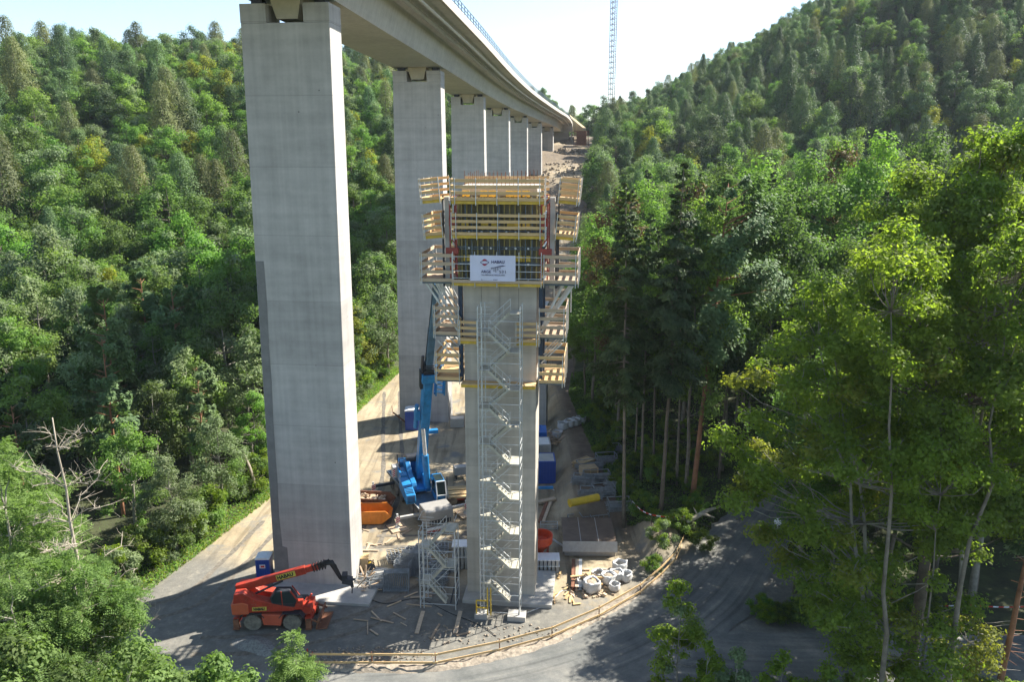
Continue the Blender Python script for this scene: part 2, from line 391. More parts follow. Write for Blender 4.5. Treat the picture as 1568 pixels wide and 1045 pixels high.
dfine = ramp(t, nz_(3.0,10,0.8), [(0.25,(0.62,0.60,0.58)),(0.5,(1,1,1)),(0.78,(1.22,1.2,1.16))])
mpg = N(t,'ShaderNodeMapping'); mpg.inputs['Rotation'].default_value = (0,0,0.42); mpg.inputs['Scale'].default_value = (1.5,0.10,1); t.links.new(tc.outputs['Object'], mpg.inputs[0])
trk = ramp(t, nz_(1.0,3,0.5,mpg.outputs[0]), [(0.40,(0.66,0.64,0.62)),(0.48,(1,1,1)),(0.60,(1.12,1.1,1.08))])
dc = mixc(t, dcol.outputs[0], dfine.outputs[0], 0.8, 'MULTIPLY'); dc = mixc(t, dc, trk.outputs[0], 0.8, 'MULTIPLY')
wet = ramp(t, nz_(0.35,6,0.6), [(0.56,0.0),(0.66,1.0)])
dc = mixc(t, dc, (0.20,0.19,0.165), wet.outputs[0])
soil = ramp(t, nz_(0.8,8,0.7), [(0.3,(0.085,0.062,0.045)),(0.7,(0.20,0.15,0.105))])
dc = mixc(t, dc, soil.outputs[0], at_s.outputs['Fac'])
at_shade = N(t,'ShaderNodeAttribute', attribute_name='gravel')
shade_col = ramp(t, nz_(1.3,10,0.75), [(0.3,(0.10,0.10,0.092)),(0.55,(0.17,0.165,0.145)),(0.72,(0.32,0.29,0.23))])  # gravel grey, darkened to carry the shade over the yard
shade_fac = N(t,'ShaderNodeMath', operation='MULTIPLY'); t.links.new(at_shade.outputs['Fac'], shade_fac.inputs[0]); shade_fac.inputs[1].default_value = 0.9
dc = mixc(t, dc, shade_col.outputs[0], shade_fac.outputs[0])
fcol = ramp(t, nz_(0.5,8,0.7), [(0.32,(0.030,0.030,0.014)),(0.55,(0.055,0.065,0.022)),(0.75,(0.085,0.11,0.035))])
ef = N(t,'ShaderNodeMath', operation='MULTIPLY_ADD'); t.links.new(nz_(0.9,5), ef.inputs[0]); ef.inputs[1].default_value = 0.7
t.links.new(at_d.outputs['Fac'], ef.inputs[2])
em = ramp(t, ef.outputs[0], [(0.80,0.0),(0.92,1.0)])
t.links.new(mixc(t, fcol.outputs[0], dc, em.outputs[0]), b.inputs['Base Color']); b.inputs['Roughness'].default_value = 0.95
bp = N(t,'ShaderNodeBump'); bp.inputs['Strength'].default_value = 0.5; bp.inputs['Distance'].default_value = 0.12
t.links.new(nz_(1.6,10,0.75), bp.inputs['Height']); t.links.new(bp.outputs[0], b.inputs['Normal'])
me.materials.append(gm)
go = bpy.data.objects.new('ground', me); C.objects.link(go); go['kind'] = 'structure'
# road strips draped on the ground
rm, t, b = newmat('road_surface')
tc = N(t,'ShaderNodeTexCoord')
rc = ramp(t, nz_(0.25,8,0.65), [(0.3,(0.10,0.105,0.10)),(0.5,(0.16,0.16,0.148)),(0.7,(0.26,0.245,0.21))])
rf = ramp(t, nz_(5.0,8,0.8), [(0.3,(0.72,0.72,0.72)),(0.7,(1.2,1.2,1.18))])
col = mixc(t, rc.outputs[0], rf.outputs[0], 0.8, 'MULTIPLY')
uvn = N(t,'ShaderNodeUVMap'); ms = N(t,'ShaderNodeMapping'); ms.inputs['Scale'].default_value = (1.6,0.05,1); t.links.new(uvn.outputs[0], ms.inputs[0])
st = ramp(t, nz_(1.0,4,0.55,ms.outputs[0]), [(0.36,(0.60,0.60,0.60)),(0.46,(0.95,0.95,0.95)),(0.54,(1.0,1.0,1.0)),(0.66,(1.45,1.40,1.32))])
col = mixc(t, col, st.outputs[0], 0.85, 'MULTIPLY')
t.links.new(col, b.inputs['Base Color']); b.inputs['Roughness'].default_value = 0.9
bp = N(t,'ShaderNodeBump'); bp.inputs['Strength'].default_value = 0.3; bp.inputs['Distance'].default_value = 0.03
t.links.new(nz_(7.0,8,0.8), bp.inputs['Height']); t.links.new(bp.outputs[0], b.inputs['Normal'])
def strip(name, pts, wid, dz, label=None):
    pts = [Vector((p[0],p[1],0)) for p in pts]; P = []
    for i in range(len(pts)-1):                       # Catmull-Rom
        p0 = pts[max(i-1,0)]; p1 = pts[i]; p2 = pts[i+1]; p3 = pts[min(i+2,len(pts)-1)]
        for k in range(14):
            u = k/14; P.append(0.5*((2*p1)+(p2-p0)*u+(2*p0-5*p1+4*p2-p3)*u*u+(3*p1-p0-3*p2+p3)*u**3))
    P.append(pts[-1]); V = []; UV = []; dist = 0; NA = 13
    for k, q in enumerate(P):
        d = (P[min(k+1,len(P)-1)]-P[max(k-1,0)]).normalized(); s = Vector((-d.y,d.x,0))
        if k: dist += (q-P[k-1]).length
        ww = np.interp(k/(len(P)-1), np.linspace(0,1,len(wid)), wid)
        for j in range(NA):
            e = (j/(NA-1)-0.5)*2
            jit = (0.25*math.sin(dist*1.1)+0.2*math.sin(dist*2.7+1)) if abs(e) > 0.99 else 0
            p = q + s*(e*(ww/2)+math.copysign(jit,e) if abs(e)>0.99 else e*ww/2); V.append((p.x,p.y,0)); UV.append((e*ww/2,dist))
    V = np.array(V); V[:,2] = TH(V[:,0],V[:,1]) + dz + 0.06
    n = len(P); ii = (np.arange(n-1)[:,None]*NA+np.arange(NA-1)[None,:]).reshape(-1)
    F = np.stack([ii,ii+1,ii+1+NA,ii+NA],-1)
    me = bpy.data.meshes.new(name); mesh_np(me, V, F, True)
    uv = me.uv_layers.new(name='UVMap'); UV = np.array(UV, np.float32)
    uv.data.foreach_set('uv', UV[F.reshape(-1)].ravel()); me.materials.append(rm)
    o = bpy.data.objects.new(name, me); C.objects.link(o); o['kind'] = 'structure'; return o
strip('road', [(31,78),(26.5,72.5),(20,64),(14.5,56),(7,49.5),(-4,45.2),(-16,44.2),(-34,46),(-60,47)], [5,5.5,6.5,7.5,7.5,7,6,6,6], 0.02)
strip('side_road', [(75,47.5),(50,48.0),(30,48.6),(18,48.8),(10,49.6)], [5.6,5.6,5.6,5.6,6], 0.0)
# ------------------------------------------------------------------ bridge
RZ = -math.radians(6.4)
FV = Vector((math.cos(RZ), math.sin(RZ), 0)); TV = Vector((-math.sin(RZ), math.cos(RZ), 0))
def hull_box(mb, ring0, ring1, mi=0):
    mb.add(list(ring0)+list(ring1), [(3,2,1,0),(4,5,6,7),(0,1,5,4),(1,2,6,5),(2,3,7,6),(3,0,4,7)], mi)
def pier(k, xb, yb, zb, xt, yt, zt, wb, wt, db, dt, ang, label, patch=None, wire=True):
    f = Vector((math.cos(ang),math.sin(ang),0)); tv = Vector((-math.sin(ang),math.cos(ang),0))
    root = empty('bridge_pier', (xb,yb,zb), 0, label, 'bridge pier', 'finished piers under the bridge deck')
    O = Vector((xb,yb,zb)); T = Vector((xt,yt,zt))-O
    def ring(c, wd, dp, l0=-0.5, l1=0.5):
        return [c+f*(wd*l0), c+f*(wd*l1), c+f*(wd*l1)+tv*dp, c+f*(wd*l0)+tv*dp]
    mb = MB(); notch = 1.25
    Tn = Vector((T.x,T.y,T.z-notch)); B0 = Vector((0,0,-1.5))
    hull_box(mb, ring(B0,wb,db), ring(Tn,wt,dt)); mb.build('shaft', M_con, root, bevel=0.06)
    mb = MB()
    for l0, l1 in ((-0.5,-0.21),(0.21,0.5)):
        hull_box(mb, ring(Tn+Vector((0,0,0.002)),wt,dt,l0,l1), ring(T,wt,dt,l0,l1))
    build_each(mb, 'head', M_con, root)
    mb = MB()
    z0 = T.z-0.95; z1 = T.z+0.42; c = Vector((T.x,T.y,0))
    r0 = [c+f*x+tv*y+Vector((0,0,z0)) for x, y in ((-0.75,0.5),(0.75,0.5),(0.75,dt-0.4),(-0.75,dt-0.4))]
    r1 = [c+f*x+tv*y+Vector((0,0,z1)) for x, y in ((-1.12,0.3),(1.12,0.3),(1.12,dt-0.3),(-1.12,dt-0.3))]
    hull_box(mb, r0, r1); mb.build('bearing_corbel', M_tanc, root)
    mb = MB()
    for s in (-1,1):
        p = c+f*(s*wt*0.36)+tv*(dt/2)+Vector((0,0,T.z+0.2)); mb.box(p,(0.8,0.8,0.42),ang)
    build_each(mb, 'bearing', M_dark, root)
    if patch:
        # a darker strip down the left edge
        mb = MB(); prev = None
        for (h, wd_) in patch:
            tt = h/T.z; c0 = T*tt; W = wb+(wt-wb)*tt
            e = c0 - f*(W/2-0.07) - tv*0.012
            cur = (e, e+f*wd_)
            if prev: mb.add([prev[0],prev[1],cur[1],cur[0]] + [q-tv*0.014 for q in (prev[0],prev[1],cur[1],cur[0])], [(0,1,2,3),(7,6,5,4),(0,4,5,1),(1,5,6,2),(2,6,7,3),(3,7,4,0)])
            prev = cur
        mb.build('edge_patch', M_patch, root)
    return root
M_tanc = simple('bearing_concrete', (0.48,0.43,0.32), 0.85, 0, 0.15, 1.0)
PT = []  # pier tops
spec = [ # px centre of top, py of top, Y, width top, width bottom, base Y offset
 (434,4,58.6,6.35,6.5),(637.5,108,98.6,5.75,6.5),(715.5,148,138.4,5.5,6.1),(761,168,178.4,5.1,5.6),(793.5,180,218.4,4.7,5.0),(818.5,189,258.6,4.25,4.5),(838,196,298.6,4.2,4.3)]
labs = ['tallest concrete pier at the front left with a dark strip down its edge','second concrete pier from the front left, behind the blue crane boom',
 'third finished concrete pier from the left, directly behind the formwork top','fourth finished concrete pier from the left under the deck',
 'fifth finished concrete pier from the left under the deck','sixth, short concrete pier rising from the bare slope','shortest concrete pier, last one before the far abutment']
for k, (px, py, Y, wt, wb) in enumerate(spec):
    tp = at(px, py, Y); ang = -math.radians([6.4,6.0,5.8,6.4,7.2,8.0,8.4][k])
    zb = th(tp.x, Y+1.5)
    xb = tp.x; yb = Y
    if k == 0: xb = gp(480,898).x; yb = gp(480,898).y; tp = at(434,4,yb)
    if k == 1: xb = tp.x-0.2
    patch = None
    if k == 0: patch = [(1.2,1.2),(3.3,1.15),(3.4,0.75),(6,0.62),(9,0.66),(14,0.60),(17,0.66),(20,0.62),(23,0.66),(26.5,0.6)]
    if k == 1: patch = [(1,4.0),(1.1,0.9),(12,0.6)] and None
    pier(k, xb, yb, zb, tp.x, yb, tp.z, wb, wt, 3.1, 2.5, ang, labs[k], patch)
    PT.append(tp)
# patch on the second pier's right part
mbp = MB(); a1 = at(654,268,98.4); a2 = at(672,268,98.4); a3 = at(676,470,98.4); a4 = at(668,470,98.4); a5 = at(659,352,98.4)
# deck centre line: extrapolated towards and past the camera, and to the abutment
cl = [(p.x+0.15, p.y+1.3, p.z+0.42) for p in PT]
d0 = Vector(cl[0])-Vector(cl[1])
cl = [(cl[0][0]-11.2, -45, cl[0][2]+2.2),(cl[0][0]-4.9, 18, cl[0][2]+1.0)] + cl + [(17.2,338,cl[-1][2]-0.9)]
def crom(pts, n):
    P = []; pts = [Vector(p) for p in pts]
    for i in range(len(pts)-1):
        p0 = pts[max(i-1,0)]; p1 = pts[i]; p2 = pts[i+1]; p3 = pts[min(i+2,len(pts)-1)]
        for k in range(n):
            u = k/n; P.append(0.5*((2*p1)+(p2-p0)*u+(2*p0-5*p1+4*p2-p3)*u*u+(3*p1-p0-3*p2+p3)*u**3))
    P.append(pts[-1]); return P
CL = crom(cl, 12)
def frames():
    out = []
    for k, q in enumerate(CL):
        d = (CL[min(k+1,len(CL)-1)]-CL[max(k-1,0)]); d.z = 0; d.normalize()
        out.append((q, Vector((d.y,-d.x,0)), d))
    return out
FR = frames()
def sweep(name, poly, mat, parent, smooth=False):
    mb = MB(); n = len(poly)
    for q, s, d in FR:
        for a_, z_ in poly: mb.v.append(tuple(q+s*a_+Vector((0,0,z_))))
    for k in range(len(FR)-1):
        for i in range(n): mb.f.append([k*n+i, k*n+(i+1)%n, (k+1)*n+(i+1)%n, (k+1)*n+i]); mb.m.append(0)
    mb.f.append(list(range(n))); mb.m.append(0); mb.f.append([(len(FR)-1)*n+i for i in range(n)]); mb.m.append(0)
    return mb.build(name, mat, parent, smooth=smooth)
deck = empty('bridge_deck', (0,0,0), 0, 'long curving concrete bridge deck on tall piers with drain pipes and side railing', 'bridge')
sweep('box_girder', [(-3.0,0),(3.0,0),(3.12,0.28),(3.75,2.55),(4.3,2.85),(7.2,3.12),(7.2,3.3),(-7.2,3.3),(-7.2,3.12),(-4.3,2.85),(-3.75,2.55),(-3.12,0.28)], M_deck, deck)
for s in (1,-1): sweep('edge_beam', [(s*6.85,3.302),(s*7.205,3.302),(s*7.205,3.0),(s*7.5,3.0),(s*7.5,3.85),(s*6.85,3.85)], M_con2, deck)
def pipe_poly(x, z, r, n=8): return [(x+r*math.cos(2*PI*i/n), z+r*math.sin(2*PI*i/n)) for i in range(n)]
sweep('drain_pipe', pipe_poly(5.0,2.35,0.22), M_grey, deck, True)
sweep('drain_pipe', pipe_poly(6.1,2.55,0.13), M_white, deck, True)
# hangers
def along(step, y0=10, y1=342):
    acc = 0; last = FR[0][0]; nxt = 0
    for k in range(len(FR)-1):
        q, s, d = FR[k]; q2, s2, d2 = FR[k+1]; L = (q2-q).length; u = nxt
        while u < L:
            p = q.lerp(q2, u/L)
            if y0 < p.y < y1: yield p, s.lerp(s2,u/L), d
            u += step
        nxt = u-L
mb = MB(); rest = MB()
for p, s, d in along(2.5):
    for xx in (5.0,6.1): (mb if p.y < 150 else rest).bar(p+s*xx+Vector((0,0,2.3)), p+s*xx+Vector((0,0,3.1)), 0.05, 0.05)
build_each(mb, 'pipe_hanger', M_galv, deck); tag(rest.build('pipe_hanger', M_galv, deck), kind='stuff')
mb = MB(); rest = MB()
for sd in (1,-1):
    for p, s, d in along(2.0): (mb if sd > 0 and 40 < p.y < 235 else rest).bar(p+s*(sd*7.2)+Vector((0,0,3.85)), p+s*(sd*7.2)+Vector((0,0,5.0)), 0.08, 0.08)
build_each(mb, 'railing_post', M_steel, deck); tag(rest.build('railing_post', M_steel, deck), kind='stuff')
for sd in (1,-1):
    for z in (4.25,4.6,4.97): sweep('rail', [(sd*7.2-0.03,z),(sd*7.2+0.03,z),(sd*7.2+0.03,z+0.07),(sd*7.2-0.03,z+0.07)], M_steel, deck)
# far end: abutment, wall, red formwork
e = Vector(cl[-1])
ab = empty('bridge_abutment', (e.x,e.y,th(e.x,e.y)), RZ, 'grey concrete abutment carrying the far end of the bridge deck', 'abutment')
mb = MB(); mb.box((0,3,-1.5+(e.z-ab.location.z)/2),(12,5.5,e.z-ab.location.z+2.8)); mb.build('wall', M_con2, ab)
mb = MB(); mb.prism([(-1.5,0),(4.5,0),(4.5,3.5),(-0.5,3.5)], 7.0, 7.5, axis='x'); mb.box((0,3,e.z-ab.location.z+1.7),(15,6.2,3.2)); mb.build('wing_wall', M_con2, ab)
p1 = at(871,190,352); p2 = at(890,205,330)
wl = MB(); zt = at(872,176,365).z
wl.add([(p.x,p.y,z) for p in (at(868,190,350),at(889,200,322)) for z in (th(26,335)-2, 0)], [])
q0 = at(869,176,366); q1 = at(893,196,322); g0 = q0.z-5.5; g1 = q1.z-3.4
wl = MB(); n_ = Vector((1.2,0.6,0))
hull_box(wl, [Vector((q0.x,q0.y,g0)),Vector((q1.x,q1.y,g1)),Vector((q1.x,q1.y,g1))+n_,Vector((q0.x,q0.y,g0))+n_], [q0,q1,q1+n_,q0+n_])
tag(wl.build('retaining_wall', M_tan), 'sunlit yellow-tan retaining wall at the far end of the bridge', 'wall')
c = at(890,224,308); c.z = th(c.x,308)
rf_ = empty('red_formwork_box', tuple(c), RZ, 'dark red formwork box with scaffold legs on the far slope', 'formwork')
mb = MB(); mb.box((0,0,2.9),(3.6,3.0,5.2)); mb.build('panel', M_rust, rf_)
mb = MB()
for x in (-2.7,-2.1,2.1,2.7):
    for y in (-1.8,1.8): mb.bar((x,y,0),(x,y,5.8),0.13)
for z in (0.8,2.4,4.0,5.5):
    for y in (-1.8,1.8): mb.bar((-2.7,y,z),(2.7,y,z),0.11)
mb.build('scaffold_leg', M_rust, rf_)
def rubble(name, n, c, r, smin, smax, mat, label, cat, seed=0, group=None, flat=1.0):
    R = random.Random(seed); mb = MB()
    for i in range(n):
        a_ = R.random()*2*PI; rr = r*math.sqrt(R.random()); x = c[0]+rr*math.cos(a_); y = c[1]+rr*math.sin(a_)*flat
        s = smin+(smax-smin)*R.random()**2; z = th(x,y)+s*0.3
        mb.box((x,y,z),(s*(0.7+R.random()),s*(0.6+R.random()*.6),s*(0.5+R.random()*.5)), R.random()*3, rx=R.random()*.6, ry=R.random()*.6)
    o = mb.build(name, mat); tag(o, label, cat, group, 'stuff'); return o
rubble('rubble', 420, (19,250), 16, 0.2, 0.9, M_rubble, 'grey rubble and boulders strewn over the bare slope below the bridge', 'rubble', 3, None, 1.6)
rubble('construction_debris', 110, (21,296), 6, 0.25, 1.0, M_rubble, 'pale building material scattered below the far abutment', 'debris', 4)
# ------------------------------------------------------------------ new pier, formwork, banner
O2 = gp(767,915); W2 = 5.35
np_ = empty('new_bridge_pier', tuple(O2), RZ, 'unfinished pale concrete pier in the middle with climbing formwork on top', 'bridge pier')
mb = MB(); mb.box((0,1.5,15.8),(W2,3.0,32.6)); mb.build('shaft', M_con2, np_, bevel=0.05)
mb = MB()
for z in (22.0,24.6): 
    for x in (-1.35,0,1.35): mb.box((x,-0.006,z),(0.03,0.012,5.0 if z>22.5 else 0.01))
mb.build('panel_joint', M_patch, np_)
def zat(py, ly): # height above the pier foot seen at photo row py on a plane ly behind the front face
    return at(767,py,O2.y+ly).z
cf = empty('climbing_formwork', tuple(O2), RZ, 'timber and steel climbing formwork with plank platforms around the new pier top', 'formwork')
# formwork shell
zf0 = zat(438,-0.4); zf1 = zat(300,-0.4)
mb = MB()
mb.box((0,-0.10,(zf0+zf1)/2),(W2+0.3,0.12,zf1-zf0)); mb.box((0,3.10,(zf0+zf1)/2),(W2+0.3,0.12,zf1-zf0))
for s in (-1,1): mb.box((s*(W2/2+0.1),1.5,(zf0+zf1)/2),(0.12,3.05,zf1-zf0))
mb.build('plywood_shell', simple('olive_panel', (0.17,0.155,0.10), 0.7, 0, 0.3, 0.8), cf)
mb = MB()
for i in range(15):
    x = -2.66+i*0.38; mb.box((x,-0.27,(zf0+zf1)/2),(0.09,0.2,zf1-zf0-0.1))
for s in (-1,1):
    for i in range(8): mb.box((s*(W2/2+0.27),0.15+i*0.38,(zf0+zf1)/2),(0.2,0.09,zf1-zf0-0.1))
mb.build('timber_girder', M_ochre, cf)
mb = MB()
for k in range(6):
    z = zf0+0.45+(zf1-zf0-0.7)*k/5
    for dz in (-0.07,0.07): mb.box((0,-0.46,z+dz),(6.0,0.14,0.06)); 
    for s in (-1,1):
        for dz in (-0.07,0.07): mb.box((s*(W2/2+0.46),1.5,z+dz),(0.14,3.5,0.06))
for x in (-2.35,-1.9,-0.06,0.06,1.9,2.35): mb.box((x,-0.52,(zf0+zf1)/2),(0.07,0.08,zf1-zf0))
mb.build('steel_waler', M_steel, cf)
mb = MB(); R = random.Random(5)
for k in range(6):
    z = zf0+0.45+(zf1-zf0-0.7)*k/5
    for x in (-2.1,-1.2,-0.55,0.55,1.2,2.1):
        mb.tube((x,-0.62,z),(x,-0.40,z),0.075,n=8)
mb.build('tie_rod', M_galv, cf)
mb = MB()
for k in (1,3,5):
    z = zf0+0.45+(zf1-zf0-0.7)*k/5+0.4
    for x in (-2.3,-1.0,0.75,1.9,-0.35,1.35): mb.box((x+R.uniform(-.1,.1),-0.44,z),(0.5,0.1,0.42))
mb.build('yellow_plate', M_yel, cf)
def rails(mb, mbp, a, b_, z, n=3, hh=0.2, gap=0.42, mi=0, inset=0.0, posts=True):
    """boards on edge from a to b (local xy), toe board at the deck"""
    for k in range(n+1):
        zz = z+0.12+k*gap if k else z+0.12
        j = R.uniform(-0.02,0.02)
        mb.bar((a[0],a[1],zz+j),(b_[0],b_[1],zz+R.uniform(-0.02,0.02)),0.045,hh,mi)
    if posts:
        L = math.hypot(b_[0]-a[0],b_[1]-a[1]); m = max(1,round(L/1.6))
        nrm = (-(b_[1]-a[1])/L*0.06, (b_[0]-a[0])/L*0.06)
        for i in range(m+1):
            u = 0.04+0.92*i/m; x = a[0]+(b_[0]-a[0])*u; y = a[1]+(b_[1]-a[1])*u
            mbp.bar((x-nrm[0],y-nrm[1],z-0.3),(x-nrm[0],y-nrm[1],z+gap*n+0.3),0.05)
def floorp(mb, x0,x1,y0,y1,z):
    n = max(1,int(round((y1-y0)/0.24))); 
    for i in range(n):
        ya = y0+(y1-y0)*i/n; yb = y0+(y1-y0)*(i+1)/n-0.012
        mb.box(((x0+x1)/2,(ya+yb)/2,z+0.03+R.uniform(0,0.006)),(x1-x0,yb-ya,0.06))
def platform(kind, x0,x1,y0,y1,z, sides, mat, label=None, tilt=0.0, yellow=True, n=3, gap=0.42, hh=0.2):
    f1 = MB(); r1 = MB(); p1 = MB(); g1 = MB()
    floorp(f1,x0,x1,y0,y1,z)
    if 'f' in sides: rails(r1,p1,(x0,y0-0.03),(x1,y0-0.03),z,n,hh,gap)
    if 'b' in sides: rails(r1,p1,(x1,y1+0.03),(x0,y1+0.03),z,n,hh,gap)
    if 'l' in sides: rails(r1,p1,(x0-0.03,y1),(x0-0.03,y0),z,n,hh,gap)
    if 'r' in sides: rails(r1,p1,(x1+0.03,y0),(x1+0.03,y1),z,n,hh,gap)
    pl = f1.build('platform', mat, cf)
    if r1.f: build_each(r1, 'guard_board', mat, pl); build_each(p1, 'guard_post', M_galv, pl)
    if yellow:
        g1.box(((x0+x1)/2,y0+0.1,z-0.12),(x1-x0,0.1,0.2)); g1.box(((x0+x1)/2,y1-0.15,z-0.12),(x1-x0,0.1,0.2))
        build_each(g1, 'support_girder', M_yel, pl)
    else:
        for yy in (y0+0.3,y1-0.3): g1.box(((x0+x1)/2,yy,z-0.1),(x1-x0,0.12,0.18))
        build_each(g1, 'support_girder', M_steel, pl)
    return pl
zA = zat(308,-1.5); zB = zat(361,-1.5); zC = zat(434,-1.5); zD = zat(524,-1.2); zE = zat(592,-1.2)
platform('A',-3.15,3.2,-1.5,-0.65,zA,'flr',M_plank,n=3,gap=0.42,hh=0.22)
platform('B',-3.1,3.25,-1.5,-0.65,zB,'flr',M_plank,n=3)
plC = platform('C',-3.2,3.15,-1.6,-0.55,zC,'',M_plank)
mb = MB()
for k in range(4): 
    mb.tube((-3.1,-1.62,zC+0.35+k*0.5),(3.1,-1.62,zC+0.35+k*0.5),0.028,n=6)
for x in (-3.1,-1.55,0,1.55,3.1): mb.tube((x,-1.6,zC-0.3),(x,-1.6,zC+2.2),0.03,n=6)
mb.build('tube_rail', M_galv, plC)
mb = MB(); mb.bar((-3.2,-1.64,zC+0.12),(3.15,-1.64,zC+0.12),0.04,0.22); mb.build('guard_board', M_plankg, plC)
platform('D1',-2.8,-1.45,-1.2,-0.1,zD,'fl',M_plank); platform('D2',1.25,2.85,-1.2,-0.1,zD,'fr',M_plank)
platform('E',-2.75,2.7,-1.1,-0.1,zE,'',M_plank)
for s in (-1,1):
    def wing(xi, xo, y0, y1, z, mat, sides='fb', **kw):
        a_, b_ = (s*xi, s*xo) if s > 0 else (s*xo, s*xi)
        return platform('w', a_, b_, y0, y1, z, sides+('r' if s > 0 else 'l'), mat, **kw)
    wA = wing(4.1,5.5,-0.4,3.4,zat(307,-0.4),M_plank,gap=0.42); wB = wing(3.95,5.35,-0.4,3.4,zat(362,-0.4),M_plank)
    wC = wing(3.15,5.55,-1.0,4.0,zat(433,-1.0),M_plankg,yellow=False,gap=0.58,hh=0.24)
    wD = wing(2.85,4.75,-0.6,3.6,zat(515,-0.6),M_plankg,yellow=False,gap=0.62,hh=0.24)
    wE = wing(2.85,4.7,-0.6,3.6,zat(585,-0.6),M_plank,yellow=False,gap=0.60,hh=0.24)
    for q_, zq in ((wA, zA), (wB, zB)):       # the upper side platforms lean a little outwards
        pv = Vector((s*4.8,0,zq)); q_.rotation_euler = (0, s*math.radians(5), 0)
        q_.location = pv - Matrix.Rotation(s*math.radians(5),3,'Y')@pv
    mb = MB()   # grey upright and black column carrying the side platforms
    mb.box((s*3.75,0.1,(zat(302,0)+zat(440,0))/2),(0.34,0.5,zat(302,0)-zat(440,0)))
    mb.build('upright', M_grey, cf)
    mb = MB(); mb.tube((s*4.05,0.0,zat(440,0)),(s*4.05,0.0,zat(325,0)),0.09,n=8)
    mb.tube((s*4.15,0.6,zat(440,0)),(s*4.15,0.6,zat(300,0)),0.06,n=6); build_each(mb, 'hydraulic_strut', M_dark, cf)
    mb = MB()
    for y in (0.4,2.6):
        mb.box((s*2.95,y,(zC+zE)/2-0.3),(0.3,0.3,zC-zE-0.3))
    build_each(mb, 'climbing_column', M_navy, cf)
    mb = MB()
    for y in (-0.4,0.8,2.2,3.4):
        mb.bar((s*5.3,y,zC-0.25),(s*3.05,y,zD+0.6),0.13,0.13); mb.bar((s*4.6,y,zC-0.25),(s*3.05,y,zD+0.9),0.09,0.09)
        mb.bar((s*4.55,y,zD-0.2),(s*3.05,y,zE+1.6),0.08,0.08)
    build_each(mb, 'diagonal_brace', M_galv, cf)
    mb = MB()
    for y in (-0.55,1.4):
        for x in (3.0,3.45): mb.bar((s*x,y,zC+0.1),(s*x,y,zat(312,-0.5)),0.10,0.10)
        for k in range(9):
            z = zC+0.5+k*0.68; mb.bar((s*3.0,y,z),(s*3.45,y,z+(0.5 if k%2 else 0)),0.07,0.07)
    mb.box((s*3.3,-0.62,zat(385,-0.6)),(0.9,0.25,0.42)); mb.box((s*3.25,-0.62,zat(340,-0.6)),(0.5,0.2,0.6))
    mb.build('red_brace', simple('worn_red', (0.30,0.05,0.035), 0.6, 0, 0.3, 2.0), cf)
    mb = MB()
    for x,y,z0,z1 in ((5.0,3.7,zC-3.0,zC),(3.7,3.7,zC-3,zC)): mb.bar((s*x,y,z0),(s*x,y,z1),0.08)
    build_each(mb, 'hanger', M_galv, cf)
# reinforcement and poured top
mb = MB()
for i in range(18):
    x = -2.5+i*0.29
    for y in (0.2,2.8): mb.bar((x,y,31.8),(x,y,32.9+R.uniform(0,.25)),0.03)
mb.build('reinforcement_bar', M_rust, np_)
platform('Tback',-3.2,3.2,3.6,4.5,zA,'b',M_plank,n=3)
# banner
bn = empty('site_banner', tuple(O2), RZ, 'large white construction banner with dark lettering hung on the front platform rail', 'banner')
bx0 = -1.86; bx1 = 1.32; bz0 = zat(431,-1.75); bz1 = zat(391.5,-1.75)
mb = MB(); NXb, NZb = 24, 14; V = []
for j in range(NZb+1):
    for i in range(NXb+1):
        x = bx0+(bx1-bx0)*i/NXb; z = bz0+(bz1-bz0)*j/NZb
        V.append((x,-1.74+0.012*math.sin(i*0.9)+0.01*math.sin(j*0.8+i*0.3),z))
mb.add(V, [(j*(NXb+1)+i, j*(NXb+1)+i+1, (j+1)*(NXb+1)+i+1, (j+1)*(NXb+1)+i) for j in range(NZb) for i in range(NXb)])
cloth = mb.build('banner_cloth', simple('banner_white', (0.66,0.66,0.80), 0.6, 0, 0.04, 1.0), bn, smooth=True)
M_ink = simple('banner_ink', (0.03,0.035,0.12), 0.6, 0, 0.1); M_inkr = simple('banner_red', (0.38,0.03,0.07), 0.6, 0, 0.1); M_inkg = simple('banner_grey', (0.10,0.10,0.16), 0.6, 0, 0.1)
def text_mesh(txt, size, loc, mat, parent, name='lettering', width=None, bold=0.0, rot=(PI/2,0,0), label=None):
    cu = bpy.data.curves.new(name, 'FONT'); cu.body = txt; cu.size = size; cu.align_x = 'LEFT'; cu.offset = bold; cu.extrude = 0.004; cu.resolution_u = 3
    o = bpy.data.objects.new(name, cu); C.objects.link(o)
    bpy.context.view_layer.update()
    dg = bpy.context.evaluated_depsgraph_get(); me = bpy.data.meshes.new_from_object(o.evaluated_get(dg))
    bpy.data.objects.remove(o)
    me.materials.clear(); me.materials.append(mat); me.name = name
    ob = bpy.data.objects.new(name, me); C.objects.link(ob); ob.parent = parent; ob.location = loc; ob.rotation_euler = rot
    if width:
        xs = [v.co.x for v in me.vertices]; sc = width/(max(xs)-min(xs)); ob.scale = (sc,1,1)
    return ob
def bp_(u, v): return (bx0+(bx1-bx0)*u, -1.775, bz1-(bz1-bz0)*v)   # banner fractions: u right, v down
BW = bx1-bx0; BH = bz1-bz0
text_mesh('HABAU', BH*0.155, bp_(0.47,0.30), M_ink, bn, width=BW*0.285, bold=0.006)
text_mesh('ARGE', BH*0.155, bp_(0.245,0.68), M_ink, bn, width=BW*0.22, bold=0.002)
text_mesh('S31', BH*0.155, bp_(0.64,0.68), M_ink, bn, width=BW*0.14, bold=0.0)
text_mesh('TALÜBERGANG SIEGGRABEN', BH*0.08, bp_(0.245,0.785), M_inkg, bn, width=BW*0.52, bold=0.0)
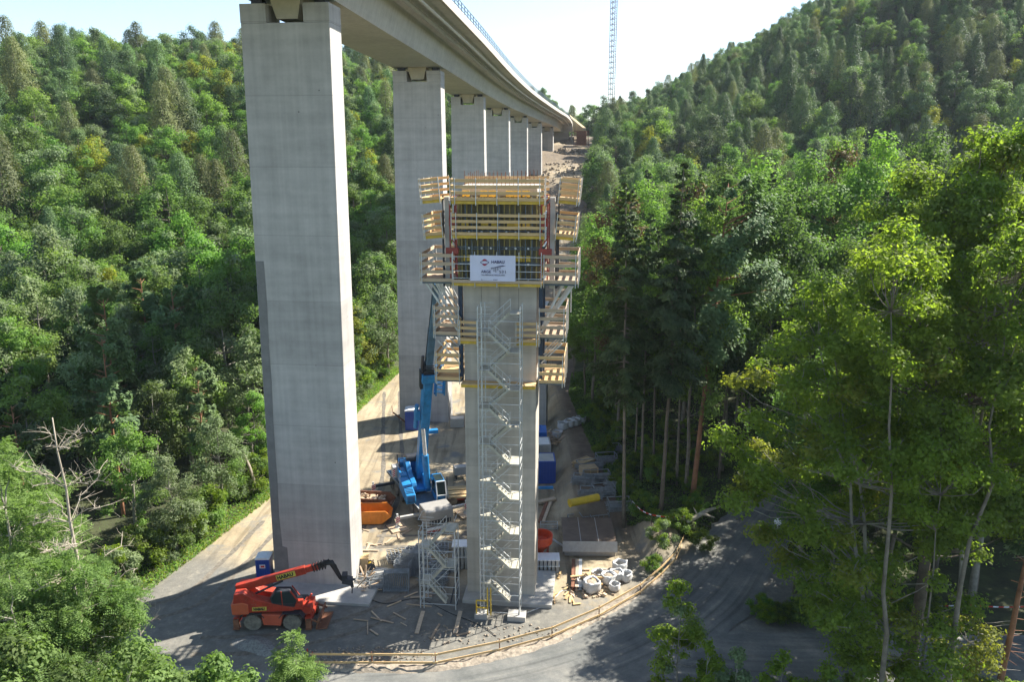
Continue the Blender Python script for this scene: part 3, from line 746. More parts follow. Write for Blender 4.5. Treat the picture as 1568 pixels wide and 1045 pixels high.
text_mesh('A. . . . . . . . . . . . .  H H F', BH*0.06, bp_(0.245,0.965), M_inkg, bn, width=BW*0.36, bold=0.003)
def bquad(mb, pts): 
    P = [bp_(*p) for p in pts]; n = len(P); mb.add([(p[0],-1.776,p[2]) for p in P]+[(p[0],-1.768,p[2]) for p in P], [tuple(range(n)), tuple(range(2*n-1,n-1,-1))])
mb = MB(); cx_, cy_ = 0.325, 0.27
for sg in (1,-1):
    pts = [(cx_+0.062*math.cos(t_), cy_+sg*(-0.13)*math.sin(t_)) for t_ in np.linspace(0.5,PI-0.5,12)]; bquad(mb, pts)
mb.build('emblem_disc', M_inkr, bn)
mb = MB()
for k in range(24):
    t0_, t1_ = 2*PI*k/24, 2*PI*(k+1)/24
    bquad(mb, [(cx_+r_*math.cos(t_), cy_+r_*0.5*math.sin(t_)*1.35) for r_, t_ in ((0.095,t0_),(0.095,t1_),(0.078,t1_),(0.078,t0_))])
mb.build('emblem_ring', M_ink, bn)
mb = MB(); bquad(mb, [(0.40,0.525),(0.60,0.42),(0.72,0.375),(0.79,0.39),(0.72,0.425),(0.60,0.46)])
for u_, l_ in ((0.485,0.09),(0.53,0.17),(0.57,0.19),(0.615,0.12),(0.665,0.05)): bquad(mb, [(u_-0.008,0.46),(u_+0.008,0.455),(u_+0.006,0.46+l_),(u_-0.006,0.46+l_)])
mb.build('bridge_drawing', M_inkg, bn)
# stair towers
def stair_tower(name, w_, d_, H, z_off, label, parent_loc, rz, lvl=3.0, base_blocks=True, zs=0.6):
    root = empty(name, parent_loc, rz, label, 'stair tower')
    mb = MB(); hw = w_/2
    for x in (-hw,-hw+0.28,hw-0.0):
        for y in (0,d_): mb.tube((x,y,0.1),(x,y,H),0.042,n=6)
    mb.build('standard', M_galv, root)
    mb = MB(); nl = int(H/1.5)
    for k in range(nl+1):
        z = 0.5+k*1.5
        if z > H: break
        for y in (0,d_):
            mb.tube((-hw,y,z),(hw,y,z),0.024,n=5)
            mb.tube((-hw,y,z+0.5),(-hw+0.9,y,z+0.5),0.02,n=5); mb.tube((-hw,y,z+1.0),(-hw+0.9,y,z+1.0),0.02,n=5)
        for x in (-hw,hw): mb.tube((x,0,z),(x,d_,z),0.024,n=5); mb.tube((x,0,z+1),(x,d_,z+1),0.02,n=5)
        if k%2 == 0 and z+3 < H: mb.tube((-hw,d_,z),(hw,d_,z+3),0.022,n=5)
        if k%2 == 1 and z+1.5 < H: mb.tube((-hw+0.9,0,z+0.1),(hw-0.6,0,z+1.2),0.016,n=5)
    mb.build('ledger', M_galv, root)
    k = 0; z = zs
    while z+lvl/2 < H+0.2:
        y0 = 0.06 if k%2 == 0 else d_/2+0.04; ww = d_/2-0.12
        xa, xb = (-hw+0.75, hw-0.75)
        x0, x1 = (xa,xb) if k%2 else (xb,xa)      # odd flights climb to the right
        fl = MB(); z1 = z+lvl/2
        for yy in (y0,y0+ww):
            fl.bar((x0,yy,z),(x1,yy,z1),0.05,0.17)
        nst = 7
        for i in range(nst):
            u = (i+0.5)/nst; fl.box((x0+(x1-x0)*u,y0+ww/2,z+(z1-z)*u+0.03),(0.24,ww-0.06,0.035))
        xe = hw if k%2 else -hw
        fl.box(((x1+xe)/2,d_/2,z1+0.02),(abs(xe-x1),d_-0.1,0.07)); fl.build('stair_flight', M_alu, root)
        hr = MB()
        for hh in (0.5,0.95):
            hr.tube((x0,y0,z+hh),(x1,y0,z1+hh),0.02,n=5)
        for i in range(4):
            u = i/3; hr.tube((x0+(x1-x0)*u,y0,z+(z1-z)*u),(x0+(x1-x0)*u,y0,z+(z1-z)*u+0.95),0.016,n=5)
        hr.build('handrail', M_galv, root)
        z = z1; k += 1
    if base_blocks:
        mb = MB(); mb.box((-hw+0.05,0.2,0.2),(0.95,1.0,0.4)); mb.box((hw-0.2,0.2,0.2),(1.35,1.0,0.4)); build_each(mb, 'foot_block', M_slab, root)
    return root
pT = gp(765.5,948); zTop = at(765,470,pT.y).z
stair_tower('stair_tower', 2.95, 1.6, zTop, 0, 'tall galvanised scaffold stair tower standing in front of the new pier', (pT.x,pT.y,0), RZ, 2.76, True, 1.42)
pS = gp(671,935)
stair_tower('stair_tower', 2.75, 1.5, 6.6, 0, 'short two-storey scaffold stair tower left of the new pier foot', (pS.x,pS.y,0), RZ, 3.0, False)
mb = MB()
for s_, px in ((0,638),(1,697)):
    a_ = gp(px,972); mb.bar((a_.x,a_.y,0.06),(a_.x+0.25,a_.y+2.2,0.5),0.3,0.05)
tag(mb.build('ramp_plank', M_plankg), 'pair of grey planks leaning at the foot of the short stair tower', 'plank')
yf = empty('yellow_gate', tuple(gp(745,947)), RZ, 'yellow steel access gate at the foot of the tall stair tower', 'gate')
mb = MB()
for x in (-0.75,0.1,0.35): mb.bar((x,-0.1,0.3),(x,-0.1,2.6 if x>0 else 1.5),0.09)
for z in (0.9,1.5): mb.bar((-0.75,-0.1,z),(0.1,-0.1,z),0.09)
mb.build('gate_frame', M_yel, yf)
# second new pier behind
p = gp(803,657); 
np2 = empty('new_bridge_pier', (p.x,p.y,0), RZ, 'second new concrete pier mostly hidden behind the first new pier', 'bridge pier')
mb = MB(); mb.box((0,1.5,7.5),(5.5,3.0,17)); mb.build('shaft', M_con, np2)
# pier foundations
def slab(px, py, w_, d_, h, lbl, dy=0):
    q = gp(px,py); mb = MB(); mb.box((0,d_/2,h/2-0.2),(w_,d_,h+0.4)); o = mb.build('foundation_slab', M_slab, None, bevel=0.03); o.location = q; o.rotation_euler = (0,0,RZ); tag(o, lbl, 'foundation'); return o
slab(776,929,7.0,5.2,0.32,'pale concrete foundation slab around the new pier foot')
slab(483,925,8.6,5.6,0.22,'concrete foundation slab around the tallest finished pier')
# ------------------------------------------------------------------ red telehandler
def wheel(parent, c, r, wd, name='wheel'):
    wq = bpy.data.objects.new(name, None); C.objects.link(wq); wq.parent = parent; wq.location = c
    mb = MB(); h = wd/2
    mb.lathe([(r*0.55,-h),(r*0.93,-h),(r,-h*0.7),(r,h*0.7),(r*0.93,h),(r*0.55,h)], n=24, axis='y')
    for i in range(18):
        t_ = 2*PI*i/18
        for s in (-1,1): mb.box((math.cos(t_)*r,s*h*0.45,math.sin(t_)*r),(0.05,h*0.8,0.10),0,ry=-t_)
    mb.build('tyre', M_tyre, wq)
    mb = MB(); mb.lathe([(r*0.56,-h*0.8),(r*0.56,h*0.8)], n=18, axis='y'); mb.lathe([(r*0.25,-h*0.95),(r*0.22,h*0.95)], n=10, axis='y')
    for i in range(6):
        t_ = 2*PI*i/6; mb.tube((math.cos(t_)*r*.4,-h*0.9,math.sin(t_)*r*.4),(math.cos(t_)*r*.4,h*0.9,math.sin(t_)*r*.4),0.03,n=5)
    mb.build('rim', M_rim, wq); return wq
def telehandler():
    f_ = gp(455,966); r_ = gp(392,966); mid = (f_+r_)/2; ang = math.atan2(f_.y-r_.y, f_.x-r_.x)
    left = Vector((-math.sin(ang),math.cos(ang),0)); o = mid + left*1.1
    T = empty('telehandler', (o.x-0.25,o.y,0), ang, 'red rotating telehandler with raised boom parked in the shade', 'telehandler')
    wb = (f_-r_).length/2
    for x in (-wb,wb):
        for y in (-1.0,1.0): wheel(T, (x,y,0.68), 0.68, 0.5)
    mb = MB(); mb.box((0,0,0.95),(6.0,0.9,0.5)); mb.box((0,0,1.25),(2*wb-1.3,1.6,0.3)); mb.build('chassis', M_red, T, bevel=0.04)
    mb = MB()   # side tank between wheels
    for y in (-1.05,1.05): mb.prism([(-wb+0.85,0.55),(wb-0.85,0.5),(wb-0.65,1.45),(-wb+0.7,1.5)], y-0.28, y+0.28)
    build_each(mb, 'side_tank', simple('faded_red', (0.50,0.10,0.05),0.45,0,0.15,1.0), T, 0.05)
    mb = MB()
    for x in (-wb,wb):
        for y in (-1.05,1.05):
            pts = [(x-0.95,1.15),(x-0.62,1.52),(x+0.62,1.52),(x+0.95,1.15),(x+0.95,1.23),(x+0.66,1.6),(x-0.66,1.6),(x-0.95,1.23)]
            for i in range(3): 
                a_,b_,c_,d_ = pts[i],pts[i+1],pts[6-i],pts[7-i]; mb.prism([a_,b_,c_,d_], y-0.32, y+0.32)
            mb.build('mudguard', M_dark, T); mb = MB()
    for x in (-1,1):
        mb = MB(); mb.box((x*(wb+1.25),0,0.9),(0.5,2.3,0.35)); mb.build('outrigger_beam', M_red, T, bevel=0.02)
        mb = MB()
        for y in (-1.15,1.15): mb.box((x*(wb+1.28),y,0.62),(0.42,0.3,0.75)); mb.box((x*(wb+1.28),y,0.2),(0.5,0.45,0.07))
        build_each(mb, 'outrigger_foot', M_rust, T)
    mb = MB(); mb.box((wb+1.95,0,0.55),(0.12,2.3,1.0),ry=0.25); mb.box((wb+2.3,0,0.12),(0.75,2.3,0.08),ry=-0.12)
    for y in (-1.1,1.1): mb.bar((wb+1.3,y,1.0),(wb+2.2,y,0.6),0.12)
    mb.build('front_blade', M_rust, T)
    mb = MB(); mb.bar((wb+0.6,-0.5,1.4),(wb+1.2,-0.5,2.2),0.14); mb.bar((wb+0.7,0.5,1.4),(wb+1.2,0.5,2.2),0.14); mb.box((wb+1.05,0,1.5),(0.7,1.6,0.6)); mb.build('front_frame', M_red, T)
    mb = MB(); mb.lathe([(0.95,1.45),(0.95,1.66)], n=24); mb.build('slew_ring', M_dark, T)
    U = bpy.data.objects.new('turret', None); C.objects.link(U); U.parent = T; U.location = (-0.1,0,1.62); U.rotation_euler = (0,0,0.10)
    mb = MB(); mb.prism([(-2.6,0.05),(1.6,0.0),(2.0,0.25),(0.6,0.6),(-1.2,1.15),(-2.0,1.75),(-2.75,1.7),(-2.9,0.6)], -1.2,-0.35)
    mb.prism([(-2.6,0.05),(1.2,0.0),(1.2,0.5),(-1.2,1.0),(-2.0,1.7),(-2.75,1.65),(-2.9,0.6)], 0.45,1.2)
    mb.build('turret_frame', M_red, U, bevel=0.05)
    mb = MB(); mb.prism([(-3.0,-0.1),(-1.7,-0.1),(-1.7,0.85),(-2.2,1.0),(-3.05,0.9)],-1.25,1.25); mb.build('counterweight', simple('sunfaded_red',(0.55,0.12,0.05),0.45,0,0.1,1.0), U, bevel=0.12)
    mb = MB(); mb.prism([(0.1,0.35),(1.75,0.3),(1.95,0.9),(1.45,1.75),(0.35,1.8),(-0.1,1.2)],-1.18,-0.42); mb.build('cab', M_dark, U, bevel=0.08)
    mb = MB(); mb.prism([(0.15,0.75),(1.75,0.72),(1.85,0.95),(1.42,1.68),(0.4,1.72),(0.05,1.2)],-1.2,-0.40); mb.build('cab_window', M_glass, U)
    mb = MB(); mb.bar((1.75,-1.2,0.3),(2.02,-1.2,0.9),0.1); mb.bar((2.02,-1.2,0.9),(1.5,-1.2,1.78),0.1); mb.bar((0.85,-1.205,0.3),(0.8,-1.205,1.78),0.07); mb.bar((2.02,-0.42,0.9),(1.5,-0.42,1.78),0.1)
    mb.box((2.05,-0.8,0.35),(0.5,0.8,0.5)); mb.build('cab_frame', M_red, U, bevel=0.02)
    P0 = Vector((-2.5,0,1.65)); d = Vector((math.cos(math.radians(14)),0,math.sin(math.radians(14)))); P1 = P0+d*6.3
    mb = MB(); mb.bar(P0-d*0.3, P0+d*5.2, 0.46, 0.60); mb.bar(P0+d*5.2-Vector((0,0,0.0)), P1, 0.38, 0.48); mb.build('boom', M_red, U, bevel=0.03)
    mb = MB()
    for k in range(5): mb.bar(P1+d*(-0.5+k*0.22), P1+d*(-0.42+k*0.22), 0.5,0.62)
    K = [P1+d*0.1, P1+d*0.5+Vector((0,0,0.12)), P1+d*0.95+Vector((0,0,0.0)), P1+Vector((1.25,0,-0.45)), P1+Vector((1.55,0,-1.15)), P1+Vector((1.85,0,-1.5))]
    mb.path(K, [0.22,0.24,0.24,0.2,0.16,0.14], n=8)
    mb.path([P1+Vector((0.2,-.2,.25)),P1+Vector((0.8,-.2,.55)),P1+Vector((1.3,-.2,.1)),P1+Vector((1.55,-.2,-0.8))],[0.05]*4, n=5)
    for k in range(4): mb.bar(P1+d*(-0.4+0.3*k)+Vector((0,-.24,0.22)), P1+d*(-0.1+0.3*k)+Vector((0,-.24,0.34+0.04*k)), 0.09)
    mb.build('jib', M_black, U)
    E = K[-1]; mb = MB(); mb.box(E+Vector((0.25,0,0.1)),(0.75,0.6,0.5),ry=0.3); mb.box(E+Vector((0.05,0,0.5)),(0.4,0.7,0.35)); mb.tube(E+Vector((0.55,0,0)),E+Vector((0.6,0,-0.55)),0.13,n=8); mb.tube(E+Vector((0.6,0,-0.5)),E+Vector((0.55,0,-1.1)),0.05,n=6)
    mb.tube(E+Vector((0.1,-.3,0.3)),E+Vector((0.9,-.3,0.3)),0.1,n=8); mb.build('winch_head', M_dark, U)
    mb = MB(); mb.tube(P0+Vector((0.9,-0.3,-0.6)),P0+d*3.4+Vector((0,-0.3,-0.3)),0.09,n=8); mb.build('lift_cylinder', M_dark, U)
    for (txt, loc, sz, ry) in (('HABAU', P0+d*3.0+Vector((0,-0.245,-0.12)), 0.42, -math.radians(14)), ('HABAU', Vector((-1.35,-1.22,0.25)), 0.30, 0.0)):
        mb = MB(); Lb = sz*3.6; dd = Vector((math.cos(-ry),0,math.sin(-ry))); c_ = loc+dd*(Lb/2-0.1)+Vector((0,0.008,sz*0.35))
        mb.bar(c_-dd*(Lb/2), c_+dd*(Lb/2), 0.012, sz*1.1); mb.build('badge', simple('badge_yellow%d'%int(sz*100),(0.62,0.50,0.08),0.5,0,0.05), U)
        t_ = text_mesh(txt, sz, loc+Vector((0,-0.004,0)), M_black, U, width=Lb-0.25, bold=0.02, rot=(PI/2,ry,0))
    T.scale = (0.95,0.95,0.93)
    return T
telehandler()
# ------------------------------------------------------------------ blue mobile crane
def crane():
    fr = gp(673,812); hd = math.atan2(-0.90,0.43)
    hx = Vector((math.cos(hd),math.sin(hd),0))
    o = fr - hx*5.9
    T = empty('mobile_crane', (o.x,o.y,0), hd, 'blue telescopic mobile crane on outriggers with steep boom beside the new pier', 'crane')
    # carrier, x forward: front at +6
    mb = MB(); mb.box((-0.3,0,1.15),(11.6,1.7,0.5)); mb.build('chassis', M_dark, T)
    mb = MB(); mb.prism([(-6.2,1.35),(4.1,1.35),(4.1,1.62),(-6.2,1.62)],-1.37,1.37); mb.build('carrier_deck', M_steel, T, bevel=0.02)
    for s in (-1,1):
        mb = MB(); mb.box((-1.1,s*1.33,1.5),(10.4,0.08,0.26)); mb.build('deck_edge', M_grey, T)
    for x in (-4.9,-3.3,-1.6,1.5,3.1):
        for y in (-1.1,1.1): wheel(T,(x,y,0.62),0.62,0.42)
    mb = MB(); mb.prism([(4.15,0.6),(6.1,0.55),(6.18,1.1),(6.0,1.95),(5.6,2.15),(4.15,2.2)],-1.36,1.36); mb.build('carrier_cab', simple('dusty_white',(0.29,0.275,0.25),0.5,0,0.12,1.5), T, bevel=0.10)
    mb = MB(); mb.box((6.13,0,0.98),(0.1,2.1,0.42)); mb.build('grille', M_dark, T)
    mb = MB()
    for i in range(7): mb.box((6.19,-0.9+i*0.3,0.98),(0.04,0.05,0.36))
    mb.build('grille_bar', M_grey, T)
    mb = MB(); mb.box((6.22,0,0.42),(0.3,2.7,0.2)); mb.build('bumper', M_white, T, bevel=0.03)
    mb = MB(); mb.box((6.4,0,0.24),(0.12,2.72,0.1)); mb.build('bumper_strip', M_red, T)
    for x in (-4.1,4.0):
        for s in (-1,1):
            mb = MB(); mb.bar((x,s*1.2,1.0),(x,s*3.5,1.05),0.28,0.26); mb.build('outrigger_beam', M_grey if x>0 else M_dark, T, bevel=0.02)
            mb = MB(); mb.tube((x,s*3.45,1.5),(x,s*3.45,0.25),0.10,n=8); mb.lathe([(0.28,0.16),(0.2,0.3)],(x,s*3.45,0),n=12); mb.build('jack', M_galv, T)
            mb = MB(); mb.box((x+0.16,s*3.45,0.95),(0.03,0.42,0.62)); 
            pl = mb.build('warning_plate', M_white, T)
            mb = MB()
            for k in range(3): mb.add([(x+0.178,s*3.45+yy,0.68+0.2*k+zz) for yy, zz in ((-0.2,0),(0.2,0.16),(0.2,0.26),(-0.2,0.10))]+[(x+0.184,s*3.45+yy,0.68+0.2*k+zz) for yy, zz in ((-0.2,0),(0.2,0.16),(0.2,0.26),(-0.2,0.10))],[(0,1,2,3),(7,6,5,4),(0,4,5,1),(2,6,7,3)])
            mb.build('warning_stripe', M_red_tape, pl)
    mb = MB(); mb.lathe([(1.1,1.62),(1.1,1.85)],(-0.1,0,0),n=24); mb.build('slew_ring', M_dark, T)
    # superstructure
    U = bpy.data.objects.new('superstructure', None); C.objects.link(U); U.parent = T; U.location = (-0.1,0.1,1.85); U.rotation_euler = (0,0,math.radians(-8))
    mb = MB(); mb.prism([(-3.4,0.0),(1.3,0.0),(1.6,0.5),(1.2,1.1),(-1.0,1.35),(-2.2,2.1),(-3.2,2.0),(-3.6,1.0)],-0.95,-0.45)
    mb.prism([(-3.4,0.0),(1.3,0.0),(1.6,0.5),(1.2,1.1),(-1.0,1.35),(-2.2,2.1),(-3.2,2.0),(-3.6,1.0)],0.45,0.95)
    mb.box((-1.2,0,0.15),(4.6,0.9,0.3)); mb.build('turntable', M_blue, U, bevel=0.05)
    mb = MB(); mb.prism([(-0.4,0.0),(3.6,0.0),(3.8,0.35),(3.7,0.95),(2.2,1.12),(-0.4,1.15)],-1.9,-0.98); mb.prism([(-2.6,0.05),(-0.42,0.05),(-0.42,1.25),(-2.6,1.3)],-1.7,-0.98)
    mb.build('engine_hood', M_blue, U, bevel=0.07)
    mb = MB()
    for i in range(6): mb.box((3.79,-1.44,0.25+i*0.12),(0.05,0.7,0.04))
    for i in range(5): mb.box((2.2+i*0.28,-1.45,1.12-0.02*i),(0.08,0.7,0.03),ry=0.1)
    mb.build('louvre', M_navy, U)
    mb = MB(); mb.prism([(1.0,-0.35),(3.3,-0.35),(3.55,0.5),(3.1,1.75),(1.2,1.8),(1.0,1.0)],1.05,2.0); cab = mb.build('operator_cab', M_blue, U, bevel=0.06)
    mb = MB(); mb.add([(3.56,1.12,0.55),(3.56,1.93,0.55),(3.14,1.93,1.68),(3.14,1.12,1.68),(3.60,1.12,0.56),(3.60,1.93,0.56),(3.18,1.93,1.69),(3.18,1.12,1.69)],[(0,1,2,3),(4,5,6,7),(0,1,5,4),(1,2,6,5),(2,3,7,6),(3,0,4,7)])
    mb.add([(1.5,1.1,1.83),(2.9,1.1,1.80),(2.9,1.9,1.80),(1.5,1.9,1.83),(1.5,1.1,1.79),(2.9,1.1,1.76),(2.9,1.9,1.76),(1.5,1.9,1.79)],[(0,1,2,3),(7,6,5,4),(0,1,5,4),(1,2,6,5),(2,3,7,6),(3,0,4,7)])
    mb.prism([(1.4,0.4),(3.2,0.4),(2.95,1.6),(1.45,1.65)],1.98,2.02); mb.prism([(1.4,0.4),(3.2,0.4),(2.95,1.6),(1.45,1.65)],1.03,1.07)
    mb.build('window', M_glass, cab)
    mb = MB()
    for y in (1.08,1.97): mb.bar((3.62,y,0.5),(3.2,y,1.75),0.09); mb.bar((3.58,y,0.5),(3.38,y,-0.35),0.09)
    mb.bar((3.22,1.08,1.76),(3.22,1.97,1.76),0.09); mb.bar((3.62,1.08,0.5),(3.62,1.97,0.5),0.09); mb.bar((3.4,1.02,-0.38),(3.4,2.03,-0.38),0.14)
    mb.build('cab_trim', M_white, cab)
    mb = MB(); mb.box((-4.0,0,0.75),(1.3,2.7,1.5)); mb.build('counterweight', M_blue, U, bevel=0.06)
    mb = MB(); mb.box((-3.1,-1.75,0.75),(1.0,0.75,1.15)); mb.build('winch_box', M_grey, U, bevel=0.04)
    mb = MB(); mb.box((-2.58,-2.05,0.7),(0.03,0.3,0.8)); pl = mb.build('warning_plate', M_white, U)
    mb = MB()
    for k in range(4): mb.box((-2.56,-2.05,0.42+k*0.2),(0.012,0.3,0.09),rx=0.5)
    mb.build('warning_stripe', M_red_tape, pl)
    mb = MB(); mb.tube((-2.5,-0.75,2.2),(-2.5,0.75,2.2),0.4,n=16); mb.tube((-3.6,-0.75,1.9),(-3.6,0.75,1.9),0.35,n=16); mb.build('winch', M_dark, U)
    mb = MB()
    for y in (-1.5,-0.5,0.6,1.4): mb.bar((-2.2,y,1.3),(-2.2,y,2.3),0.05)
    mb.bar((-2.2,-1.5,2.3),(-2.2,1.4,2.3),0.05); mb.bar((-3.4,-1.5,1.5),(-0.6,-1.5,1.5),0.06); mb.bar((-3.4,-1.5,1.5),(-3.4,-1.5,2.4),0.08); mb.bar((3.0,2.2,1.2),(3.0,2.2,2.1),0.08); mb.build('guard_rail', M_dark, U)
    # boom in world space given as two pixels at two depths
    bpy.context.view_layer.update()
    Mi = (Matrix.Translation(T.location) @ Matrix.Rotation(hd,4,'Z') @ Matrix.Translation(U.location) @ Matrix.Rotation(math.radians(-8),4,'Z')).inverted()
    A = Mi @ at(644,722,74.8); M1 = Mi @ at(655.5,572,70.9); B = Mi @ at(668,433,67.2)
    dd = (M1-A).normalized(); up = Vector((-1,0,0))
    mb = MB(); mb.bar(A-dd*0.6, M1, 0.88, 1.05, up=up); bo = mb.build('boom', M_blue, U, bevel=0.10)
    mb = MB(); mb.bar(M1-dd*0.1, M1.lerp(B,0.5), 0.62,0.75, up=up); mb.build('boom_section', M_boom, bo, bevel=0.05)
    mb = MB(); mb.bar(M1.lerp(B,0.45), B, 0.50,0.6, up=up); mb.build('boom_section', M_boom, bo, bevel=0.05)
    sd = dd.cross(up).normalized()
    mb = MB(); mb.bar(M1-dd*0.7, M1+dd*0.15, 1.3,1.4, up=up); mb.build('boom_collar', M_blue, bo, bevel=0.05)
    mb = MB()
    for k in range(5): mb.bar(M1+dd*(0.2+0.22*k), M1+dd*(0.3+0.22*k), 1.0-0.04*k,1.1-0.04*k, up=up)
    mb.tube(M1+sd*0.6+dd*0.2, M1+sd*0.6+dd*2.0, 0.14, n=8); mb.bar(M1+sd*0.5-dd*1.6, M1+sd*0.62+dd*0.4,0.4,0.5,up=up)
    mb.build('boom_stop', M_dark, bo)
    mb = MB(); mb.tube(M1+sd*0.35+Vector((0,0,.4)), B+sd*0.3+Vector((.3,0,0)), 0.035, n=5); mb.tube(A+Vector((-.8,0,0)), B+Vector((-.4,0,0)), 0.035, n=5); mb.build('hoist_rope', M_black, bo)
    s0 = Mi @ at(655,745,72.4); s1 = A.lerp(M1,0.48)+Vector((0.75,0,0))+sd*0.25
    mb = MB(); mb.tube(s0, s0.lerp(s1,0.55), 0.33, n=12); mb.build('luffing_cylinder', M_blue, U, smooth=False)
    mb = MB(); mb.tube(s0.lerp(s1,0.5), s1, 0.19, n=12); mb.build('cylinder_rod', M_galv, U)
    # folded lattice jib and hook gear beside the boom head
    L = lambda a, b_, c: M1 + sd*a + dd*b_ + up*c
    mb = MB()
    for (a_, c_) in ((-0.75,-0.3),(-1.55,-0.3),(-0.75,0.3),(-1.55,0.3)): mb.bar(L(a_,0.9,c_), L(a_-0.1,-2.6,c_), 0.12)
    for k in range(7):
        for c_ in (-0.3,0.3): mb.bar(L(-0.75,0.9-k*0.5,c_), L(-1.6,0.65-k*0.5,c_),0.08)
        mb.bar(L(-0.75-0.8*(k%2),0.9-k*0.5,-0.3), L(-0.75-0.8*(k%2),0.7-k*0.5,0.3),0.08)
    for k in range(8): mb.tube(L(-0.6-0.13*k,0.9,-0.2), L(-0.75-0.13*k,-0.3-0.12*(k%3),-0.2),0.06,n=5)
    mb.build('folded_jib', M_blue, bo)
    mb = MB(); q = A.lerp(M1,0.60); mb.bar(q+sd*0.5, q+sd*1.0, 0.9,0.7,up=up); mb.tube(q+sd*0.85-dd*1.5, q+sd*0.85+dd*1.2,0.2,n=8); mb.box(A.lerp(M1,0.42)-sd*0.95,(0.5,0.9,0.35)); mb.build('hydraulic_box', M_blue, bo)
crane()
def pad(px, py, lab):
    q = gp(px,py); mb = MB()
    for i in range(5): mb.box((0,-0.72+i*0.36,0.07),(1.5,0.34,0.12))
    o = mb.build('outrigger_pad', M_plankg); o.location = q; o.rotation_euler = (0,0,0.5); tag(o, lab, 'pad')
    return o
bpy.context.view_layer.update()
cr = [o for o in bpy.data.objects if o.name == 'mobile_crane'][0]
for (x, y, lab) in ((4.0,-3.45,'pale timber pad under the front left crane outrigger'),(4.0,3.45,'timber pad under the crane outrigger behind the new pier'),(-4.1,-3.45,'timber pad under the rear crane outrigger near the skips'),(-4.1,3.45,'timber pad under the rear crane outrigger on the far side')):
    q = cr.matrix_world @ Vector((x,y,0)); mb = MB()
    for i in range(5): mb.box((0,-0.72+i*0.36,0.08),(1.6,0.34,0.13))
    o = mb.build('outrigger_pad', M_plankg); o.location = (q.x,q.y,0.02); o.rotation_euler = (0,0,0.3+x*0.05); tag(o, lab, 'pad')
# ------------------------------------------------------------------ site equipment
def toilet(px, py, lab, mat=M_dblue, h=2.2, rz=0.05, wd=1.12, cat='toilet', name='portable_toilet'):
    q = gp(px,py); T = empty(name, (q.x,q.y,0), rz, lab, cat)
    mb = MB(); mb.box((0,wd/2,h/2),(wd,wd,h-0.1)); b_ = mb.build('cabin', mat, T, bevel=0.03)
    mb = MB()
    for i in range(6): mb.box((-wd/2+0.1+i*(wd-0.2)/5,-0.012,h/2),(0.05,0.025,h-0.4))
    mb.build('rib', mat, T)
    mb = MB(); mb.prism([(-wd/2-0.03,h-0.05),(wd/2+0.03,h-0.05),(wd/2+0.03,h+0.04),(wd/4,h+0.14),(-wd/4,h+0.14),(-wd/2-0.03,h+0.04)],-0.04,wd+0.04); mb.build('roof', M_white, T, bevel=0.02)
    if cat == 'toilet':
        mb = MB(); mb.box((0,-0.035,h*0.72),(0.46,0.02,0.32)); s_ = mb.build('sticker', M_white, T)
        mb = MB(); mb.box((0.02,-0.05,h*0.72),(0.3,0.012,0.16)); mb.build('sticker_print', M_red_tape, s_)
    return T
toilet(404,895,'blue portable toilet with white roof at the foot of the tallest pier')
toilet(631,660,'dark blue cabin beside the second pier behind the crane boom', h=2.6, wd=1.7, cat='cabin', name='site_cabin')
def skip(px, py, L, wd, h, mat, rz, lab, fill=None):
    q = gp(px,py); T = empty('skip', (q.x,q.y,0.05), rz, lab, 'skip')
    mb = MB(); t_ = 0.06
    prof = [(-L/2,h),(-L/2+0.0,h*0.9),(-L/2+0.5,0.1),(L/2-0.9,0.1),(L/2,h*0.62),(L/2-0.5,h)]
    mb.prism(prof, 0, t_); mb.prism(prof, wd-t_, wd)
    for i in range(1,4):
        a_, b_ = prof[i], prof[i+1]; mb.bar((a_[0],wd/2,a_[1]),(b_[0],wd/2,b_[1]),wd-2*t_-0.004,t_)
    a_, b_ = prof[0], prof[2]; mb.bar((a_[0],wd/2,a_[1]),(b_[0],wd/2,b_[1]),wd-2*t_-0.004,t_)
    mb.build('tub', mat, T)
    mb = MB(); 
    for y in (-0.03,wd+0.03): mb.bar((-L/2,y,h),(L/2-0.5,y,h),0.1,0.12)
    for x in np.linspace(-L/2+0.6,L/2-1.0,4): mb.bar((x,-0.03,0.2),(x,-0.03,h),0.08,0.08)
    mb.build('rim', mat, T)
    if fill:
        R_ = random.Random(9); mb = MB()
        for i in range(60): mb.box((R_.uniform(-L/2+.7,L/2-1),R_.uniform(.2,wd-.2),h*0.75+R_.uniform(-.1,.2)),(R_.uniform(.1,.7),R_.uniform(.08,.3),R_.uniform(.05,.2)),R_.random()*3,rx=R_.random()*.5)
        o = mb.build('rubbish', [fill], None); o.location = T.location; o.rotation_euler = T.rotation_euler; tag(o,'mixed building rubbish filling the rusty skip','rubbish',kind='stuff')
skip(562,806,4.6,1.9,1.35,M_orange,0.06,'orange open skip with slanted end beside the crane')
skip(566,785,4.4,1.8,1.3,M_rust,-0.12,'rusty brown skip full of rubbish behind the orange skip',M_plankg)
